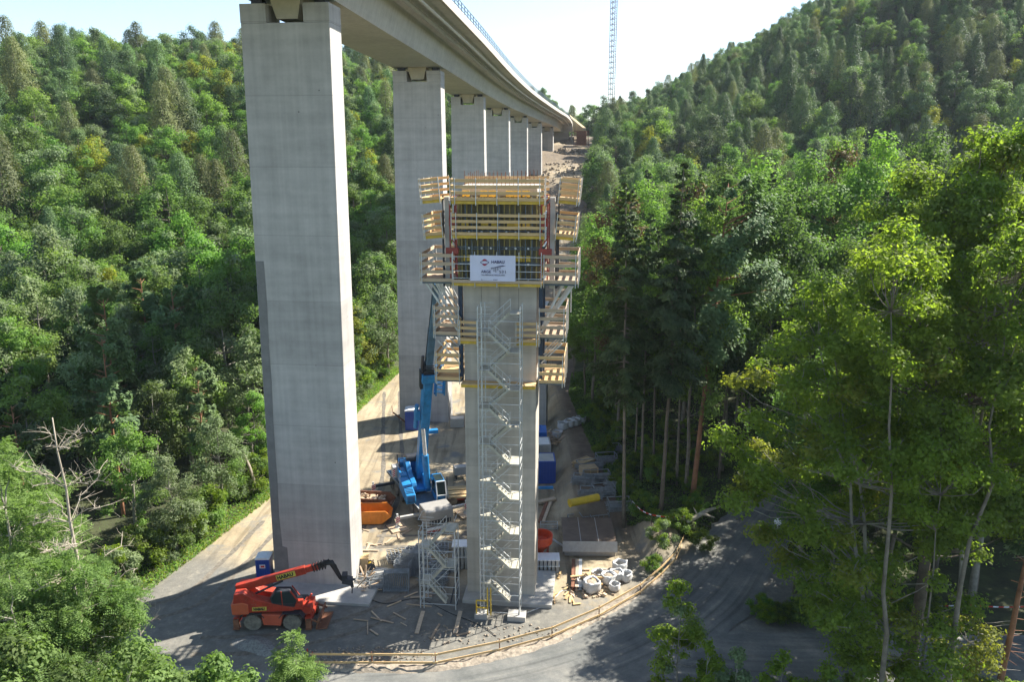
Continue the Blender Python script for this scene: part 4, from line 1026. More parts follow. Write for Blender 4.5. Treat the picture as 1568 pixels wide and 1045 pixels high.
# lattice crates
def rack(q, rz, w_=1.9, d_=1.0, h=1.0, lab=None, full=0.5, seed=0, group=None, mat=M_galvd, name='steel_rack', cat='rack', load=True):
    T = empty(name, tuple(q), rz, lab, cat, group); mb = MB(); R_ = random.Random(seed)
    for x in (-w_/2,w_/2):
        for y in (0,d_): mb.bar((x,y,0),(x,y,h),0.07)
    for z in (0.12,h*0.55,h):
        for y in (0,d_): mb.bar((-w_/2,y,z),(w_/2,y,z),0.06)
        for x in (-w_/2,w_/2): mb.bar((x,0,z),(x,d_,z),0.06)
    for i in range(1,5): mb.bar((-w_/2+w_*i/5,0,0.12),(-w_/2+w_*i/5,0,h),0.035)
    mb.build('frame', mat, T)
    if load:
        mb = MB()
        for k in range(int(3+full*8)):
            z = 0.18+k*0.075; y = R_.uniform(0.1,d_-0.1)
            for j in range(5): mb.tube((-w_/2-R_.uniform(-.1,.3),0.12+j*(d_-.24)/4,z),(w_/2+R_.uniform(-.1,.3),0.12+j*(d_-.24)/4+R_.uniform(-.05,.05),z+R_.uniform(0,.03)),0.028,n=5)
        o = mb.build('stored_tube', M_galvd); o.parent = T
    return T
rk = [(905,722,0.2,'steel rack of tubes at the upper end of the storage terrace','r'),(930,714,0.15,'long steel rack nearest the trees at the top of the terrace','r'),(893,745,-0.2,'leftmost steel lattice rack on the storage terrace','r'),
 (915,742,0.1,'steel rack in the middle of the storage terrace behind a brown crate','r'),(905,765,-0.1,'open steel rack just above the yellow tube','r'),(926,763,0.2,'steel rack with blue-grey frames right of the open one','r'),
 (950,752,0.1,'steel rack leaning close to the tall bare trunk','r'),(950,776,0.1,'lowest rack on the right side of the terrace','r'),(890,783,0.15,'small low rack in front of the yellow tube','r'),(913,781,0.25,'steel rack holding the right end of the yellow tube','r'),(938,698,0.2,'farthest steel rack at the forest edge','r')]
for i, (px, py, rz, lab, g) in enumerate(rk):
    q = gp(px,py,1.7); q.z = th(q.x,q.y)
    rack(q, rz, 2.1 if i%3 else 2.6, 1.1, 0.9+0.2*(i%2), lab, 0.4+0.1*(i%4), i, 'steel racks stored on the terrace')
q = gp(904,728,1.9); q.z = th(q.x,q.y)
bc = empty('brown_crate', tuple(q), 0.25, 'brown plywood crate among the steel racks', 'crate')
mb = MB(); mb.box((0,0.6,0.45),(1.7,1.2,0.9)); mb.build('panel', M_ply, bc, bevel=0.01)
mb = MB(); [mb.box((x,-0.03,0.45),(0.1,0.05,0.9)) for x in (-0.8,0,0.8)]; mb.build('batten', M_plank, bc)
mb = MB(); qa = gp(873,771,2.6); qb = gp(916,762,2.6); mb.tube(qa,qb,0.36,n=16); mb.tube(qa-(qb-qa)*0.02,qa,0.40,n=16)
tag(mb.build('yellow_tube', simple('yellow_plastic',(0.62,0.42,0.03),0.5,0,0.15)), 'thick yellow tube lying across the racks on the terrace', 'tube')
# timber pile
mb = MB(); R_ = random.Random(3); q = gp(899,716,1.7); q.z = th(q.x,q.y)
for k in range(5):
    for j in range(5): mb.box((R_.uniform(-.1,.1),j*0.26,0.08+k*0.14),(2.2,0.2,0.1),R_.uniform(-.05,.05))
o = mb.build('timber_pile', M_ply); o.location = q; o.rotation_euler = (0,0,0.7); tag(o,'small pile of brown boards at the top left of the storage terrace','timber')
# panel stack (brown top, pale front)
q = gp(904,858); ps = empty('formwork_panel_stack', (q.x,q.y,0), -0.02, 'large flat brown panel stack with a pale grey front edge below the terrace', 'panel stack')
mb = MB()
for i in range(3): mb.box((-2.28+0.73+i*1.55,3.1,1.22),(1.53,4.9,0.1))
mb.build('top_panel', simple('brown_panel',(0.13,0.09,0.062),0.6,0,0.3,0.8), ps)
mb = MB(); mb.box((-0.02,0.45,1.0),(4.75,0.1,0.9),rx=-0.55); mb.box((0,3.0,0.5),(4.4,4.8,0.95)); mb.build('front_panel', simple('pale_panel',(0.36,0.33,0.29),0.7,0,0.12), ps)
mb = MB(); [mb.box((x,3.1,1.275),(0.05,4.9,0.02)) for x in (-0.78,0.77)]; mb.build('seam', M_grey, ps)
# big bags
def bag(q, s, lab, seed, fill=True, grp='white big bags by the fence'):
    T = empty('bulk_bag', tuple(q), random.Random(seed).random()*3, lab, 'bag', grp); R_ = random.Random(seed)
    mb = MB(); n = 14; rings = [(0.80,0.0),(1.0,0.15),(1.05,0.5),(0.98,0.8),(1.06,0.95),(0.88,0.98),(0.8,0.75)]
    P = []
    for r, z in rings:
        for i in range(n):
            t_ = 2*PI*i/n; sq = 1/max(abs(math.cos(t_)),abs(math.sin(t_))); sq = 0.5+0.5*min(sq,1.3)
            jj = 1+R_.uniform(-.09,.09); P.append((r*s*0.55*sq*jj*math.cos(t_), r*s*0.55*sq*jj*math.sin(t_), z*s*0.8*(1+R_.uniform(-.1,.1))))
    F = []
    for k in range(len(rings)-1):
        for i in range(n): F.append((k*n+i,k*n+(i+1)%n,(k+1)*n+(i+1)%n,(k+1)*n+i))
    F.append(tuple(range(n-1,-1,-1))); mb.add(P,F); mb.build('bag_cloth', M_bag, T, smooth=True)
    if fill:
        mb = MB(); mb.lathe([(0.46*s,0.58*s),(0.30*s,0.70*s),(0.05,0.74*s)], n=12); mb.build('filling', M_rubble, T)
bl = [(949,874,1.5,'single white bulk bag beside the corner of the brown panel stack',0),(906,905,1.7,'open white bulk bag of soil at the fence',1),(893,898,1.3,'leftmost white bulk bag behind the open one',0),(916,888,1.4,'crumpled white bag at the back of the heap',0),(931,893,1.5,'white bag in the middle of the heap by the fence',1),(944,888,1.4,'white bag with reddish rubble at the right of the heap',1),(958,889,1.3,'rightmost white bag of the heap by the fence',0),(941,904,1.1,'small sagging white bag closest to the fence',0)]
for i, (px, py, s, lab, fl) in enumerate(bl): bag(gp(px,py), s*0.68, lab, i, fl)
q = gp(888,897); 
mb = MB()
for i in range(14): mb.box((R_.uniform(-.8,.8),R_.uniform(-.6,.6),0.1+0.06*i),(R_.uniform(.6,1.6),0.16,0.1),R_.uniform(0,3),rx=R_.uniform(-.2,.2),ry=R_.uniform(-.25,.25))
o = mb.build('timber_scrap', M_plank); o.location = q+Vector((0.6,0,0)); tag(o,'heap of broken boards left of the white bags','timber',kind='stuff')
for i, (x0, lab, mt) in enumerate(((877,'rusty steel beam nearest the new pier in the row',M_rust),(883,'middle beam lying in the row beside the slab',M_plankg),(888,'pale beam on the right of the row',M_galv))):
    mb = MB(); a_ = gp(x0,904,0.15); b_ = gp(x0+1,861,0.15); d_ = (b_-a_)
    mb.bar(a_,b_,0.26,0.04); mb.bar(a_+Vector((0,0,.26)),b_+Vector((0,0,.26)),0.26,0.04); mb.bar(a_+Vector((0,0,.13)),b_+Vector((0,0,.13)),0.04,0.22)
    tag(mb.build('steel_beam', mt), lab, 'beam', 'beams lying beside the slab')
for i,(pa,pb,lab) in enumerate((((893,873),(945,872),'long grey board lying behind the bags, the farther one'),((893,879),(936,879),'long grey board lying behind the bags, the nearer one'))):
    mb = MB(); mb.bar(gp(*pa,0.1),gp(*pb,0.1),0.25,0.12); tag(mb.build('board', M_plankg), lab,'board')
# concrete bucket
q = gp(827,856); cb = empty('concrete_bucket', tuple(q), 0, 'orange-red concrete bucket on legs right behind the new pier', 'bucket')
mb = MB(); mb.lathe([(0.25,0.6),(0.4,0.9),(1.05,1.6),(1.08,2.3),(1.0,2.3),(0.95,1.65),(0.3,1.0)], n=20); mb.build('hopper', simple('bucket_red',(0.62,0.07,0.02),0.5,0,0.15), cb, smooth=False)
mb = MB()
for i in range(4):
    t_ = PI/4+i*PI/2; mb.bar((0.9*math.cos(t_),0.9*math.sin(t_),0),(0.95*math.cos(t_),0.95*math.sin(t_),1.7),0.1)
build_each(mb, 'leg', M_red, cb); mb = MB()
for i in range(4):
    t_ = PI/4+i*PI/2; t2 = t_+PI/2; mb.bar((0.9*math.cos(t_),0.9*math.sin(t_),0.2),(0.9*math.cos(t2),0.9*math.sin(t2),0.2),0.08)
mb.build('leg_brace', M_red, cb)
mb = MB(); mb.bar(gp(840,822,1.2),gp(864,838,0.1),0.35,0.08); tag(mb.build('chute', M_galv),'grey chute leaning from the orange bucket to the ground','chute')
# containers behind the new pier
def container(px, py, w_, d_, h, mat, rz, lab, mat2=None, roofm=None):
    q = gp(px,py); T = empty('storage_container', (q.x,q.y,th(q.x,q.y)), rz, lab, 'container')
    mb = MB(); n = 16; P = []
    mb.box((0,d_/2,h/2+0.1),(w_-0.08,d_-0.08,h-0.05))
    for i in range(n):
        x = -w_/2+w_*(i+0.5)/n
        mb.box((x,0.02,h/2+0.1),(w_/n*0.5,0.07,h-0.2)); mb.box((x,d_-0.02,h/2+0.1),(w_/n*0.5,0.07,h-0.2))
    mb.build('wall', mat, T)
    mb = MB()
    for x in (-w_/2,w_/2):
        for y in (0,d_): mb.box((x,y,h/2+0.1),(0.16,0.16,h+0.04))
    for z in (0.12,h+0.08):
        for y in (0,d_): mb.bar((-w_/2,y,z),(w_/2,y,z),0.14)
        for x in (-w_/2,w_/2): mb.bar((x,0,z),(x,d_,z),0.14)
    mb.build('frame', mat2 or mat, T); mb = MB(); mb.box((0,d_/2,h+0.10),(w_-0.15,d_-0.15,0.05)); mb.build('roof', roofm or mat, T)
container(812,742,5.2,2.4,2.4,M_dblue,0.02,'dark blue storage container behind the new pier, the nearest one', None, M_grey)
container(810,712,4.8,2.4,2.2,M_grey,0.05,'grey container with a light roof between two blue ones', None, M_white)
container(806,692,4.6,2.4,2.3,simple('bright_blue',(0.02,0.14,0.5),0.45,0,0.15),0.0,'bright blue container farthest behind the new pier')
mb = MB(); a_ = gp(815,748,0.9); b_ = gp(847,747,0.9); mb.bar(a_,b_,0.35,0.2); tag(mb.build('blue_beam', M_blue),'light blue beam lying in front of the dark blue container','beam')
for i,(pa,pb,z,lab,mt) in enumerate((((815,772),(850,764),0.3,'pale plank across the path behind the new pier',M_plankg),((826,800),(838,768),0.15,'long brown timber behind the orange bucket, left one',M_rust),((832,800),(843,770),0.15,'long brown timber behind the orange bucket, right one',M_plankg))):
    mb = MB(); mb.bar(gp(*pa,z),gp(*pb,z),0.5 if i==0 else 0.3,0.22); tag(mb.build('timber', mt), lab, 'timber')
q = gp(841,812); rack(q,0.0,1.6,0.7,0.5,'low empty steel frame behind the orange bucket',0,40,None,M_grey,'empty_rack','rack',False)
# slatted grey beams pile next to new pier right + left
def slat_stack(px, py, w_, h, lab, rz=0.0):
    q = gp(px,py); T = empty('girder_stack', tuple(q), rz, lab, 'girder stack')
    mb = MB(); n = int(w_/0.32)
    for i in range(n): mb.box((-w_/2+(i+0.5)*w_/n,0.6,h/2),(0.22,1.2,h))
    mb.build('girder', M_grey, T)
    mb = MB(); mb.box((0,0.6,h+0.05),(w_+0.1,1.3,0.08)); mb.box((0,0.6,h*0.55),(w_+0.06,1.32,0.06)); build_each(mb, 'cover_sheet', M_white, T)
slat_stack(838,878,2.0,1.1,'stack of grey girders under a white sheet right of the new pier')
slat_stack(705,872,1.3,2.0,'tall stack with white panels left of the new pier foot')
# barrier and frame stacks left of the new pier
def barrier_stack(px, py, n, w_, h, lab, rz, lean=0.1, mat=M_galvd, dy=0.13):
    q = gp(px,py); T = empty('fence_panel_stack', tuple(q), rz, lab, 'fence panels', 'stacked steel frames left of the new pier')
    for k in range(n):
        mb = MB(); y = k*dy; 
        def pz(x, z): return (x, y+z*lean, z)
        for x in (-w_/2,w_/2): mb.tube(pz(x,0),pz(x,h),0.03,n=5)
        for z in (0.1,h): mb.tube(pz(-w_/2,z),pz(w_/2,z),0.028,n=5)
        for i in range(1,12): mb.tube(pz(-w_/2+w_*i/12,0.1),pz(-w_/2+w_*i/12,h),0.014,n=4)
        mb.build('fence_panel', mat, T)
barrier_stack(606,908,6,2.0,1.5,'stack of upright mesh barriers left of the short stair tower',0.0,0.25)
barrier_stack(630,885,5,1.9,1.9,'taller stack of steel frames right beside the mesh barriers',-0.15,0.3)
def ladder_stack(px, py, n, L, wd, lab, rz, z0=0.1):
    q = gp(px,py); T = empty('ladder_frame_stack', tuple(q), rz, lab, 'frames', 'stacked steel frames left of the new pier')
    for k in range(n):
        mb = MB(); z = z0+k*0.16; dx = random.Random(k*7+n).uniform(-.15,.15)
        for y in (0,wd): mb.bar((dx,y,z),(dx,y+0.0,z),0.05); mb.bar((-L/2+dx,y,z),(L/2+dx,y,z),0.06,0.07)
        for i in range(9): mb.bar((-L/2+dx+L*i/8,0,z),(-L/2+dx+L*i/8,wd,z),0.045)
        mb.build('frame', M_galvd, T)
ladder_stack(637,875,9,2.9,1.3,'tall pile of ladder-like scaffold frames behind the barriers',1.25)
ladder_stack(655,862,7,2.6,1.3,'pile of scaffold frames behind the short stair tower',1.4)
ladder_stack(618,862,5,2.6,1.2,'low pile of grey frames on the sunlit ground edge',0.3)
ladder_stack(665,850,5,2.4,1.0,'farthest pile of scaffold frames by the new pier',0.1)
ladder_stack(570,892,3,1.6,1.1,'small pile of frames at the right foot of the tallest pier',1.3)
rack(gp(580,905),0.1,1.5,0.9,0.5,'low rack lying between the tallest pier and the barriers',0.1,60,'stacked steel frames left of the new pier')
rack(gp(578,893),0.3,1.6,0.9,0.6,'second low rack behind the one at the pier foot',0.1,61,'stacked steel frames left of the new pier')
rack(gp(683,880),0.3,2.2,1.2,1.3,'cluttered rack behind the short stair tower',0.6,62,'stacked steel frames left of the new pier')
rack(gp(660,900),-0.2,2.0,1.2,0.8,'rack between the short stair tower legs',0.8,63,'stacked steel frames left of the new pier')
mb = MB(); R_ = random.Random(8)
for i in range(26):
    a_ = gp(R_.uniform(546,566),R_.uniform(880,908)); mb.bar(a_+Vector((0,0,R_.uniform(.05,.4))), a_+Vector((R_.uniform(-1.0,1.2),R_.uniform(-.6,.6),R_.uniform(0.1,1.4))),R_.choice([.05,.09,.16]),.05)
tag(mb.build('scrap_heap', M_plankg),'heap of boards and poles leaning at the right corner of the tallest pier','scrap',kind='stuff')
q = gp(556,880); bc = empty('brown_box', tuple(q), 0.1, 'brown upright box behind the right corner of the tallest pier', 'box')
mb = MB(); mb.box((0,0.4,0.7),(0.9,0.8,1.4)); mb.build('box_body', M_ply, bc, bevel=0.02); mb = MB(); mb.box((0,0.4,1.43),(0.98,0.88,0.06)); mb.build('lid', M_plank, bc)
q = gp(567,878); yl = empty('yellow_hose_reel', tuple(q), 0.3, 'small yellow drum at the foot of the tallest pier', 'drum')
mb = MB(); mb.tube((0,-.25,0.6),(0,.25,0.6),0.35,n=14); mb.build('drum', M_yel, yl); mb = MB(); mb.tube((0,-.3,0.6),(0,-.25,0.6),0.42,n=14); mb.tube((0,.25,0.6),(0,.3,0.6),0.42,n=14); mb.bar((-.3,0,0),(.3,0,.4),.06); mb.build('flange', M_dark, yl)
mb = MB()
for s_,(a_,b_) in enumerate((((690,925),(703,868)),((700,928),(703,868)))): mb.bar(gp(*a_,0),at(b_[0],b_[1],gp(696,905).y-0.2),0.09)
tag(mb.build('support_prop', M_dark),'thin dark props leaning against the left foot of the new pier','prop')
# pale truck body half hidden behind the new pier
q = gp(697,775); tk = empty('flat_trailer', tuple(q), 0.15, 'pale flat trailer with boards half hidden behind the new pier', 'trailer')
mb = MB(); mb.box((0.6,1.4,0.75),(2.6,2.6,0.12)); mb.build('bed', M_plankg, tk)
mb = MB(); [mb.box((0.6,0.3+k*0.55,0.86+0.05*(k%2)),(2.3,0.4,0.08)) for k in range(5)]; mb.build('board', M_plank, tk)
mb = MB(); mb.box((0.6,1.4,0.55),(2.3,2.2,0.25)); mb.build('chassis', M_red, tk)
for x in (-0.2,1.4): wheel(tk,(x,0.2,0.4),0.4,0.25); wheel(tk,(x,2.6,0.4),0.4,0.25)
q = gp(708,735); gn = empty('generator', tuple(q), 0.3, 'small grey generator on legs at the left edge of the new pier', 'generator')
mb = MB(); mb.box((0,0.5,0.95),(1.6,0.9,0.9)); mb.build('housing', M_grey, gn, bevel=0.06); mb = MB(); [mb.bar((x,y,0),(x,y,0.55),0.1) for x in (-.6,.6) for y in (.2,.8)]; build_each(mb, 'leg', M_dark, gn)
# things by the second pier
q = gp(700,655); mb = MB(); mb.box((0,0.5,0.6),(1.7,1.2,1.2)); o = mb.build('concrete_block', M_slab, None, bevel=0.04); o.location = q; tag(o,'pale concrete block at the foot of the second pier','block')
mb = MB(); mb.bar(gp(602,632,1.4),gp(622,648,0.3),0.14,0.14); mb.bar(gp(602,636,0),gp(600,622,1.0),0.07); tag(mb.build('barrier_pole', M_rust),'reddish barrier pole leaning left of the dark blue cabin','pole')
# debris row with white bags beyond the containers
for i,(px,py) in enumerate(((853,669),(862,664),(872,662),(889,657),(880,660))):
    q = gp(px,py,1.0); q.z = th(q.x,q.y); bag(q,1.1,['white bulk bag nearest the container roof on the far terrace','second white bag from the left on the far terrace','white bag in the middle of the far row','rightmost white bag of the far row at the forest edge','dark filled bag second from the right in the far row'][i],20+i,i%2==0,'white bags in a row on the far terrace')
mb = MB(); R_ = random.Random(12)
for i in range(50):
    a_ = gp(R_.uniform(826,862),R_.uniform(662,680),1.0); mb.bar(a_, a_+Vector((R_.uniform(-1.8,1.8),R_.uniform(-1,1),R_.uniform(-.2,.7))),R_.choice([.08,.14,.3]),.07)
tag(mb.build('timber_scrap', M_plankg),'grey heap of boards beyond the bright blue container','timber',kind='stuff')
# gravel pile beside telehandler
def mound(px, py, rx_, ry_, h, mat, lab, cat, rz=0):
    q = gp(px,py); mb = MB(); n = 26; rings = 9; P = []; R_ = random.Random(int(px))
    for k in range(rings):
        rr = 1-k/(rings-1)
        for i in range(n):
            t_ = 2*PI*i/n; j = 1+0.12*math.sin(3*t_+px)+R_.uniform(-.04,.04)
            P.append((rx_*rr*j*math.cos(t_), ry_*rr*j*math.sin(t_), h*(1-rr)**1.1*(1+R_.uniform(-.06,.06))-0.05))
    F = [(k*n+i,k*n+(i+1)%n,(k+1)*n+(i+1)%n,(k+1)*n+i) for k in range(rings-1) for i in range(n)]
    mb.add(P,F); o = mb.build('gravel_pile', mat, None, smooth=True); o.location = (q.x,q.y,0); o.rotation_euler = (0,0,rz); tag(o,lab,cat)
mound(392,990,2.3,1.1,0.55,M_gravel,'low pile of dark grey gravel in the shade below the telehandler','gravel pile',-0.5)
# earth bank along the fence
def bank(pts, wd, h, mat, name, lab):
    P = crom([gp(*p) for p in pts], 10); mb = MB(); n = 6; R_ = random.Random(4)
    for k, q in enumerate(P):
        d = (P[min(k+1,len(P)-1)]-P[max(k-1,0)]).normalized(); s = Vector((d.y,-d.x,0)); e = min(1,k/4,(len(P)-1-k)/4)
        for j in range(n+1):
            u = j/n*2-1; z = h*e*(1-abs(u)**1.5)*(1+R_.uniform(-.35,.35)); mb.v.append(tuple(q+s*(u*wd/2+R_.uniform(-.08,.08))+Vector((0,0,z-0.03))))
    for k in range(len(P)-1):
        for j in range(n): mb.f.append([k*(n+1)+j,k*(n+1)+j+1,(k+1)*(n+1)+j+1,(k+1)*(n+1)+j]); mb.m.append(0)
    o = mb.build(name, mat, None, smooth=True); o['kind'] = 'structure'; return o
bank([(478,1022),(560,1026),(667,1024),(763,1006),(843,983),(915,947),(978,908),(1018,876)], 1.5, 0.35, M_rubble, 'gravel_bank', '')
# wooden two-rail fence
fp = [(472,1018),(480,1023),(570,1023),(667,1024),(765,1003),(845,982),(917,950),(980,914),(1012,886),(1035,862),(1046,838)]
fn = empty('wooden_fence', tuple(gp(667,1024)), 0, 'two-rail plank safety fence curving along the road edge', 'fence')
W = [gp(*p) for p in fp]; ol = fn.location.copy()
for i, q in enumerate(W):
    mb = MB(); mb.bar(q-ol+Vector((0,0,-0.1)), q-ol+Vector((0,0,1.2)),0.07,0.07); mb.build('post', M_red if i<2 else M_rust, fn)
for i in range(1,len(W)-1):
    for z in (0.42,1.05):
        mb = MB(); a_ = W[i]-ol; b_ = W[i+1]-ol; d_ = (b_-a_).normalized(); mb.bar(a_-d_*0.15+Vector((0.0,-0.06,z+0.03*(i%2))), b_+d_*0.15+Vector((0,-0.06,z+0.03*((i+1)%2))),0.04,0.16); mb.build('rail', M_plank, fn)
# wheel ruts in the yard: shallow pressed tracks of finer, darker grit
def ruts(pts, gauge, lab):
    P = crom([gp(*p) for p in pts], 12); mb = MB()
    for sg in (-1,1):
        b = len(mb.v)
        for k, q in enumerate(P):
            d = (P[min(k+1,len(P)-1)]-P[max(k-1,0)]).normalized(); s_ = Vector((d.y,-d.x,0)); c_ = q+s_*(sg*gauge/2)
            for e in (-0.22,0.22):
                v = c_+s_*(e*(1+0.25*math.sin(k*1.7+e))); mb.v.append((v.x,v.y,th(v.x,v.y)+0.018))
        for k in range(len(P)-1): mb.f.append([b+2*k,b+2*k+1,b+2*k+3,b+2*k+2]); mb.m.append(0); mb.starts.append(b)
    o = mb.build('wheel_ruts', M_rut); o['kind'] = 'structure'
M_rut = simple('rut_grit', (0.16,0.14,0.11), 0.95, 0, 0.45, 2.5, bump=0.6)
ruts([(210,945),(300,915),(360,860),(420,800)], 2.1, ''); ruts([(300,990),(420,985),(560,950),(660,900)], 2.0, ''); ruts([(560,840),(600,740),(600,660),(600,600)], 2.2, '')
ruts([(575,830),(680,826),(705,800)], 2.0, '')
# warning tape
def tape(pts, zs, lab):
    P = [gp(p[0],p[1],z) for p, z in zip(pts,zs)]; T = empty('warning_tape', (P[0].x,P[0].y,th(P[0].x,P[0].y)), 0, lab, 'tape'); ol = T.location.copy()
    r = MB(); w2 = MB(); k = 0
    for a_, b_ in zip(P[:-1],P[1:]):
        L = (b_-a_).length; n = max(2,int(L/0.4)); 
        for i in range(n):
            def pt(u): 
                q = a_.lerp(b_,u); return q-ol+Vector((0,0,-0.25*math.sin(PI*u)))
            (r if k%2 else w2).bar(pt(i/n),pt((i+1)/n),0.02,0.10); k += 1
    build_each(r, 'red_section', M_red_tape, T); build_each(w2, 'white_section', M_wht_tape, T)
    mb = MB(); [mb.bar((p-ol).xyz+Vector((0,0,-1.6)), p-ol+Vector((0,0,.1)),0.06) for p in P]; build_each(mb, 'stake', M_bark, T)
tape([(968,768),(998,789),(1060,789)],[2.6,2.6,2.6],'red and white tape strung along the forest edge above the bank')
tape([(1300,925),(1392,920),(1480,927),(1620,925)],[1.0,1.0,1.0,1.0],'red and white tape beyond the road under the big trees on the right')
# light sandy boulders and rubble on the site
rubble('loose_stones', 240, (-1,51.6), 6.5, 0.03, 0.16, M_rubble, 'small loose stones scattered between fence and stair tower', 'stones', 6, None, 0.22)
def gp_rubble(px,py,r,n,smin,smax,mat,lab,seed,flat=0.5):
    q = gp(px,py); rubble('loose_stones', n, (q.x,q.y), r, smin, smax, mat, lab, 'stones', seed, None, flat)
gp_rubble(560,1008,5,420,0.03,0.15,M_rubble,'sandy clods behind the left part of the wooden fence',7,0.25)
gp_rubble(905,905,2.2,120,0.05,0.3,M_plankg,'bits of wood and stone around the white bags',8)
def scatter_planks(px0,px1,py0,py1,n,seed,lab,mat,lmax=2.2,th_=0.05):
    R_ = random.Random(seed); mb = MB()
    for i in range(n):
        a_ = gp(R_.uniform(px0,px1),R_.uniform(py0,py1)); t_ = R_.uniform(0,PI); l_ = R_.uniform(0.5,lmax)
        mb.bar(a_+Vector((0,0,0.05+th_/2)), a_+Vector((l_*math.cos(t_),l_*math.sin(t_),0.06+th_/2)), R_.uniform(0.05,0.2), th_)
    tag(mb.build('scattered_wood', mat), lab, 'wood', None, 'stuff')
scatter_planks(560,700,915,985,15,1,'odd planks and laths lying on the shaded gravel left of the stair towers',M_plankg)
scatter_planks(820,880,880,930,14,2,'odd boards lying right of the new pier foot',M_plank)
scatter_planks(556,700,815,850,16,3,'odd boards on the sunlit ground in front of the crane',M_plankg,1.6)
scatter_planks(845,960,690,800,18,4,'loose steel pieces between the racks on the terrace',M_galv,1.5)
def cable(pts, lab, mat, r=0.03):
    P = crom([gp(*p,0.05) for p in pts],8); mb = MB(); mb.path(P,[r]*len(P),5); tag(mb.build('cable', mat, None, smooth=True), lab, 'cable')
cable([(560,915),(590,925),(640,918),(690,940),(735,958),(760,975)],'dark cable snaking over the gravel to the tall stair tower',M_black)
cable([(600,850),(625,842),(660,838),(700,845)],'thin dark hose on the sunlit ground behind the frame piles',M_black)
cable([(805,940),(840,925),(862,905),(880,915)],'pale hose lying right of the tall stair tower',M_galv)
# tower crane on the skyline
p0 = at(937,118,330); tc_ = empty('tower_crane', (p0.x,p0.y,th(p0.x,p0.y)), 0.3, 'thin lattice tower crane mast rising from behind the right hill into the sky', 'tower crane')
mb = MB(); H_ = at(943,-60,330).z - tc_.location.z; hw = 0.95
for x in (-hw,hw):
    for y in (-hw,hw): mb.bar((x,y,0),(x+0,y,H_),0.2)
k = 0; z = 0
while z < H_-2:
    for s in (-1,1): mb.bar((-hw,s*hw,z),(hw,s*hw,z+1.0),0.10); mb.bar((hw,s*hw,z+1.0),(-hw,s*hw,z+2),0.10); mb.bar((s*hw,-hw,z),(s*hw,hw,z+1.0),0.10); mb.bar((-hw,s*hw,z),(hw,s*hw,z),0.16)
    z += 2.0
mb.build('mast', simple('mast_paint',(0.46,0.36,0.34),0.6,0,0.1), tc_)
mb = MB(); zj = at(957,-2,330).z-tc_.location.z
mb.box((2.2,0,zj+2),(2.4,1.6,2.4)); mb.build('crane_cab', M_white, tc_)
mb = MB()
for y in (-0.6,0.6): mb.bar((-14,y,H_),(40,y,H_),0.16)
mb.bar((-14,0,H_+1.4),(40,0,H_+1.4),0.16)
for i in range(26): 
    x = -13+i*2; mb.bar((x,-0.6,H_),(x+1,0,H_+1.4),0.08); mb.bar((x+1,0,H_+1.4),(x+2,0.6,H_),0.08)
mb.build('jib', M_galv, tc_)
# ------------------------------------------------------------------ vegetation
def leaf_quads(cen, L, Wd, nrm, R, drop=None, tdir=None):
    n = len(cen)
    nrm = nrm/np.maximum(np.linalg.norm(nrm,axis=1,keepdims=True),1e-6)
    t_ = R.normal(size=(n,3)) if tdir is None else tdir
    t_ = t_ - nrm*np.sum(t_*nrm,1,keepdims=True); t_ /= np.maximum(np.linalg.norm(t_,axis=1,keepdims=True),1e-6)
    s = np.cross(nrm,t_); L = np.asarray(L).reshape(-1,1); Wd = np.asarray(Wd).reshape(-1,1)
    fold = nrm*(L*0.12)
    v = np.stack([cen-t_*L/2-fold, cen+s*Wd/2+t_*L*0.05, cen+t_*L/2-fold, cen-s*Wd/2+t_*L*0.05],1).reshape(-1,3)
    return v
def leaf_obj(name, v, mats, parent, mi=None):
    me = bpy.data.meshes.new(name); n = len(v)//4
    mesh_np(me, v, np.arange(n*4).reshape(-1,4)); 
    for m in mats: me.materials.append(m)
    if mi is not None: me.polygons.foreach_set('material_index', mi.astype(np.int32))
    o = bpy.data.objects.new(name, me); C.objects.link(o); o.parent = parent; return o
def clump_leaves(R, c, r, n, L, flat=0.75, up=0.55, droop=0.0):
    """leaves spread over a clump: denser at its surface, thin inside"""
    d = R.normal(size=(n,3)); d /= np.linalg.norm(d,axis=1,keepdims=True)
    rad = R.uniform(0.0,1,(n,1))**0.45
    lump = 1+0.28*np.sin(d[:,0:1]*5+c[0]*3)*np.cos(d[:,1:2]*4+c[1]*2)+0.15*np.sin(d[:,2:3]*9+c[2])
    p = c + d*rad*lump*np.array([r,r,r*flat])
    nr = d*0.95 + R.normal(size=(n,3))*0.42 + np.array([0,0,up*0.8])
    L_ = L*R.uniform(0.6,1.25,n)
    return leaf_quads(p, L_, L_*0.62, nr, R)
def limb(mb, a, b, r0, r1, R, sag=0.15, n=5, seg=6, wob=0.03):
    a = Vector(a); b = Vector(b); L = (b-a).length; P = []; rs = []
    for i in range(n+1):
        u = i/n; q = a.lerp(b,u); q.z += L*sag*math.sin(PI*u)*(-0.4); q += Vector(R.normal(size=3))*L*wob*math.sin(PI*u)
        P.append(q); rs.append(r0+(r1-r0)*u)
    mb.path(P, rs, seg); return P
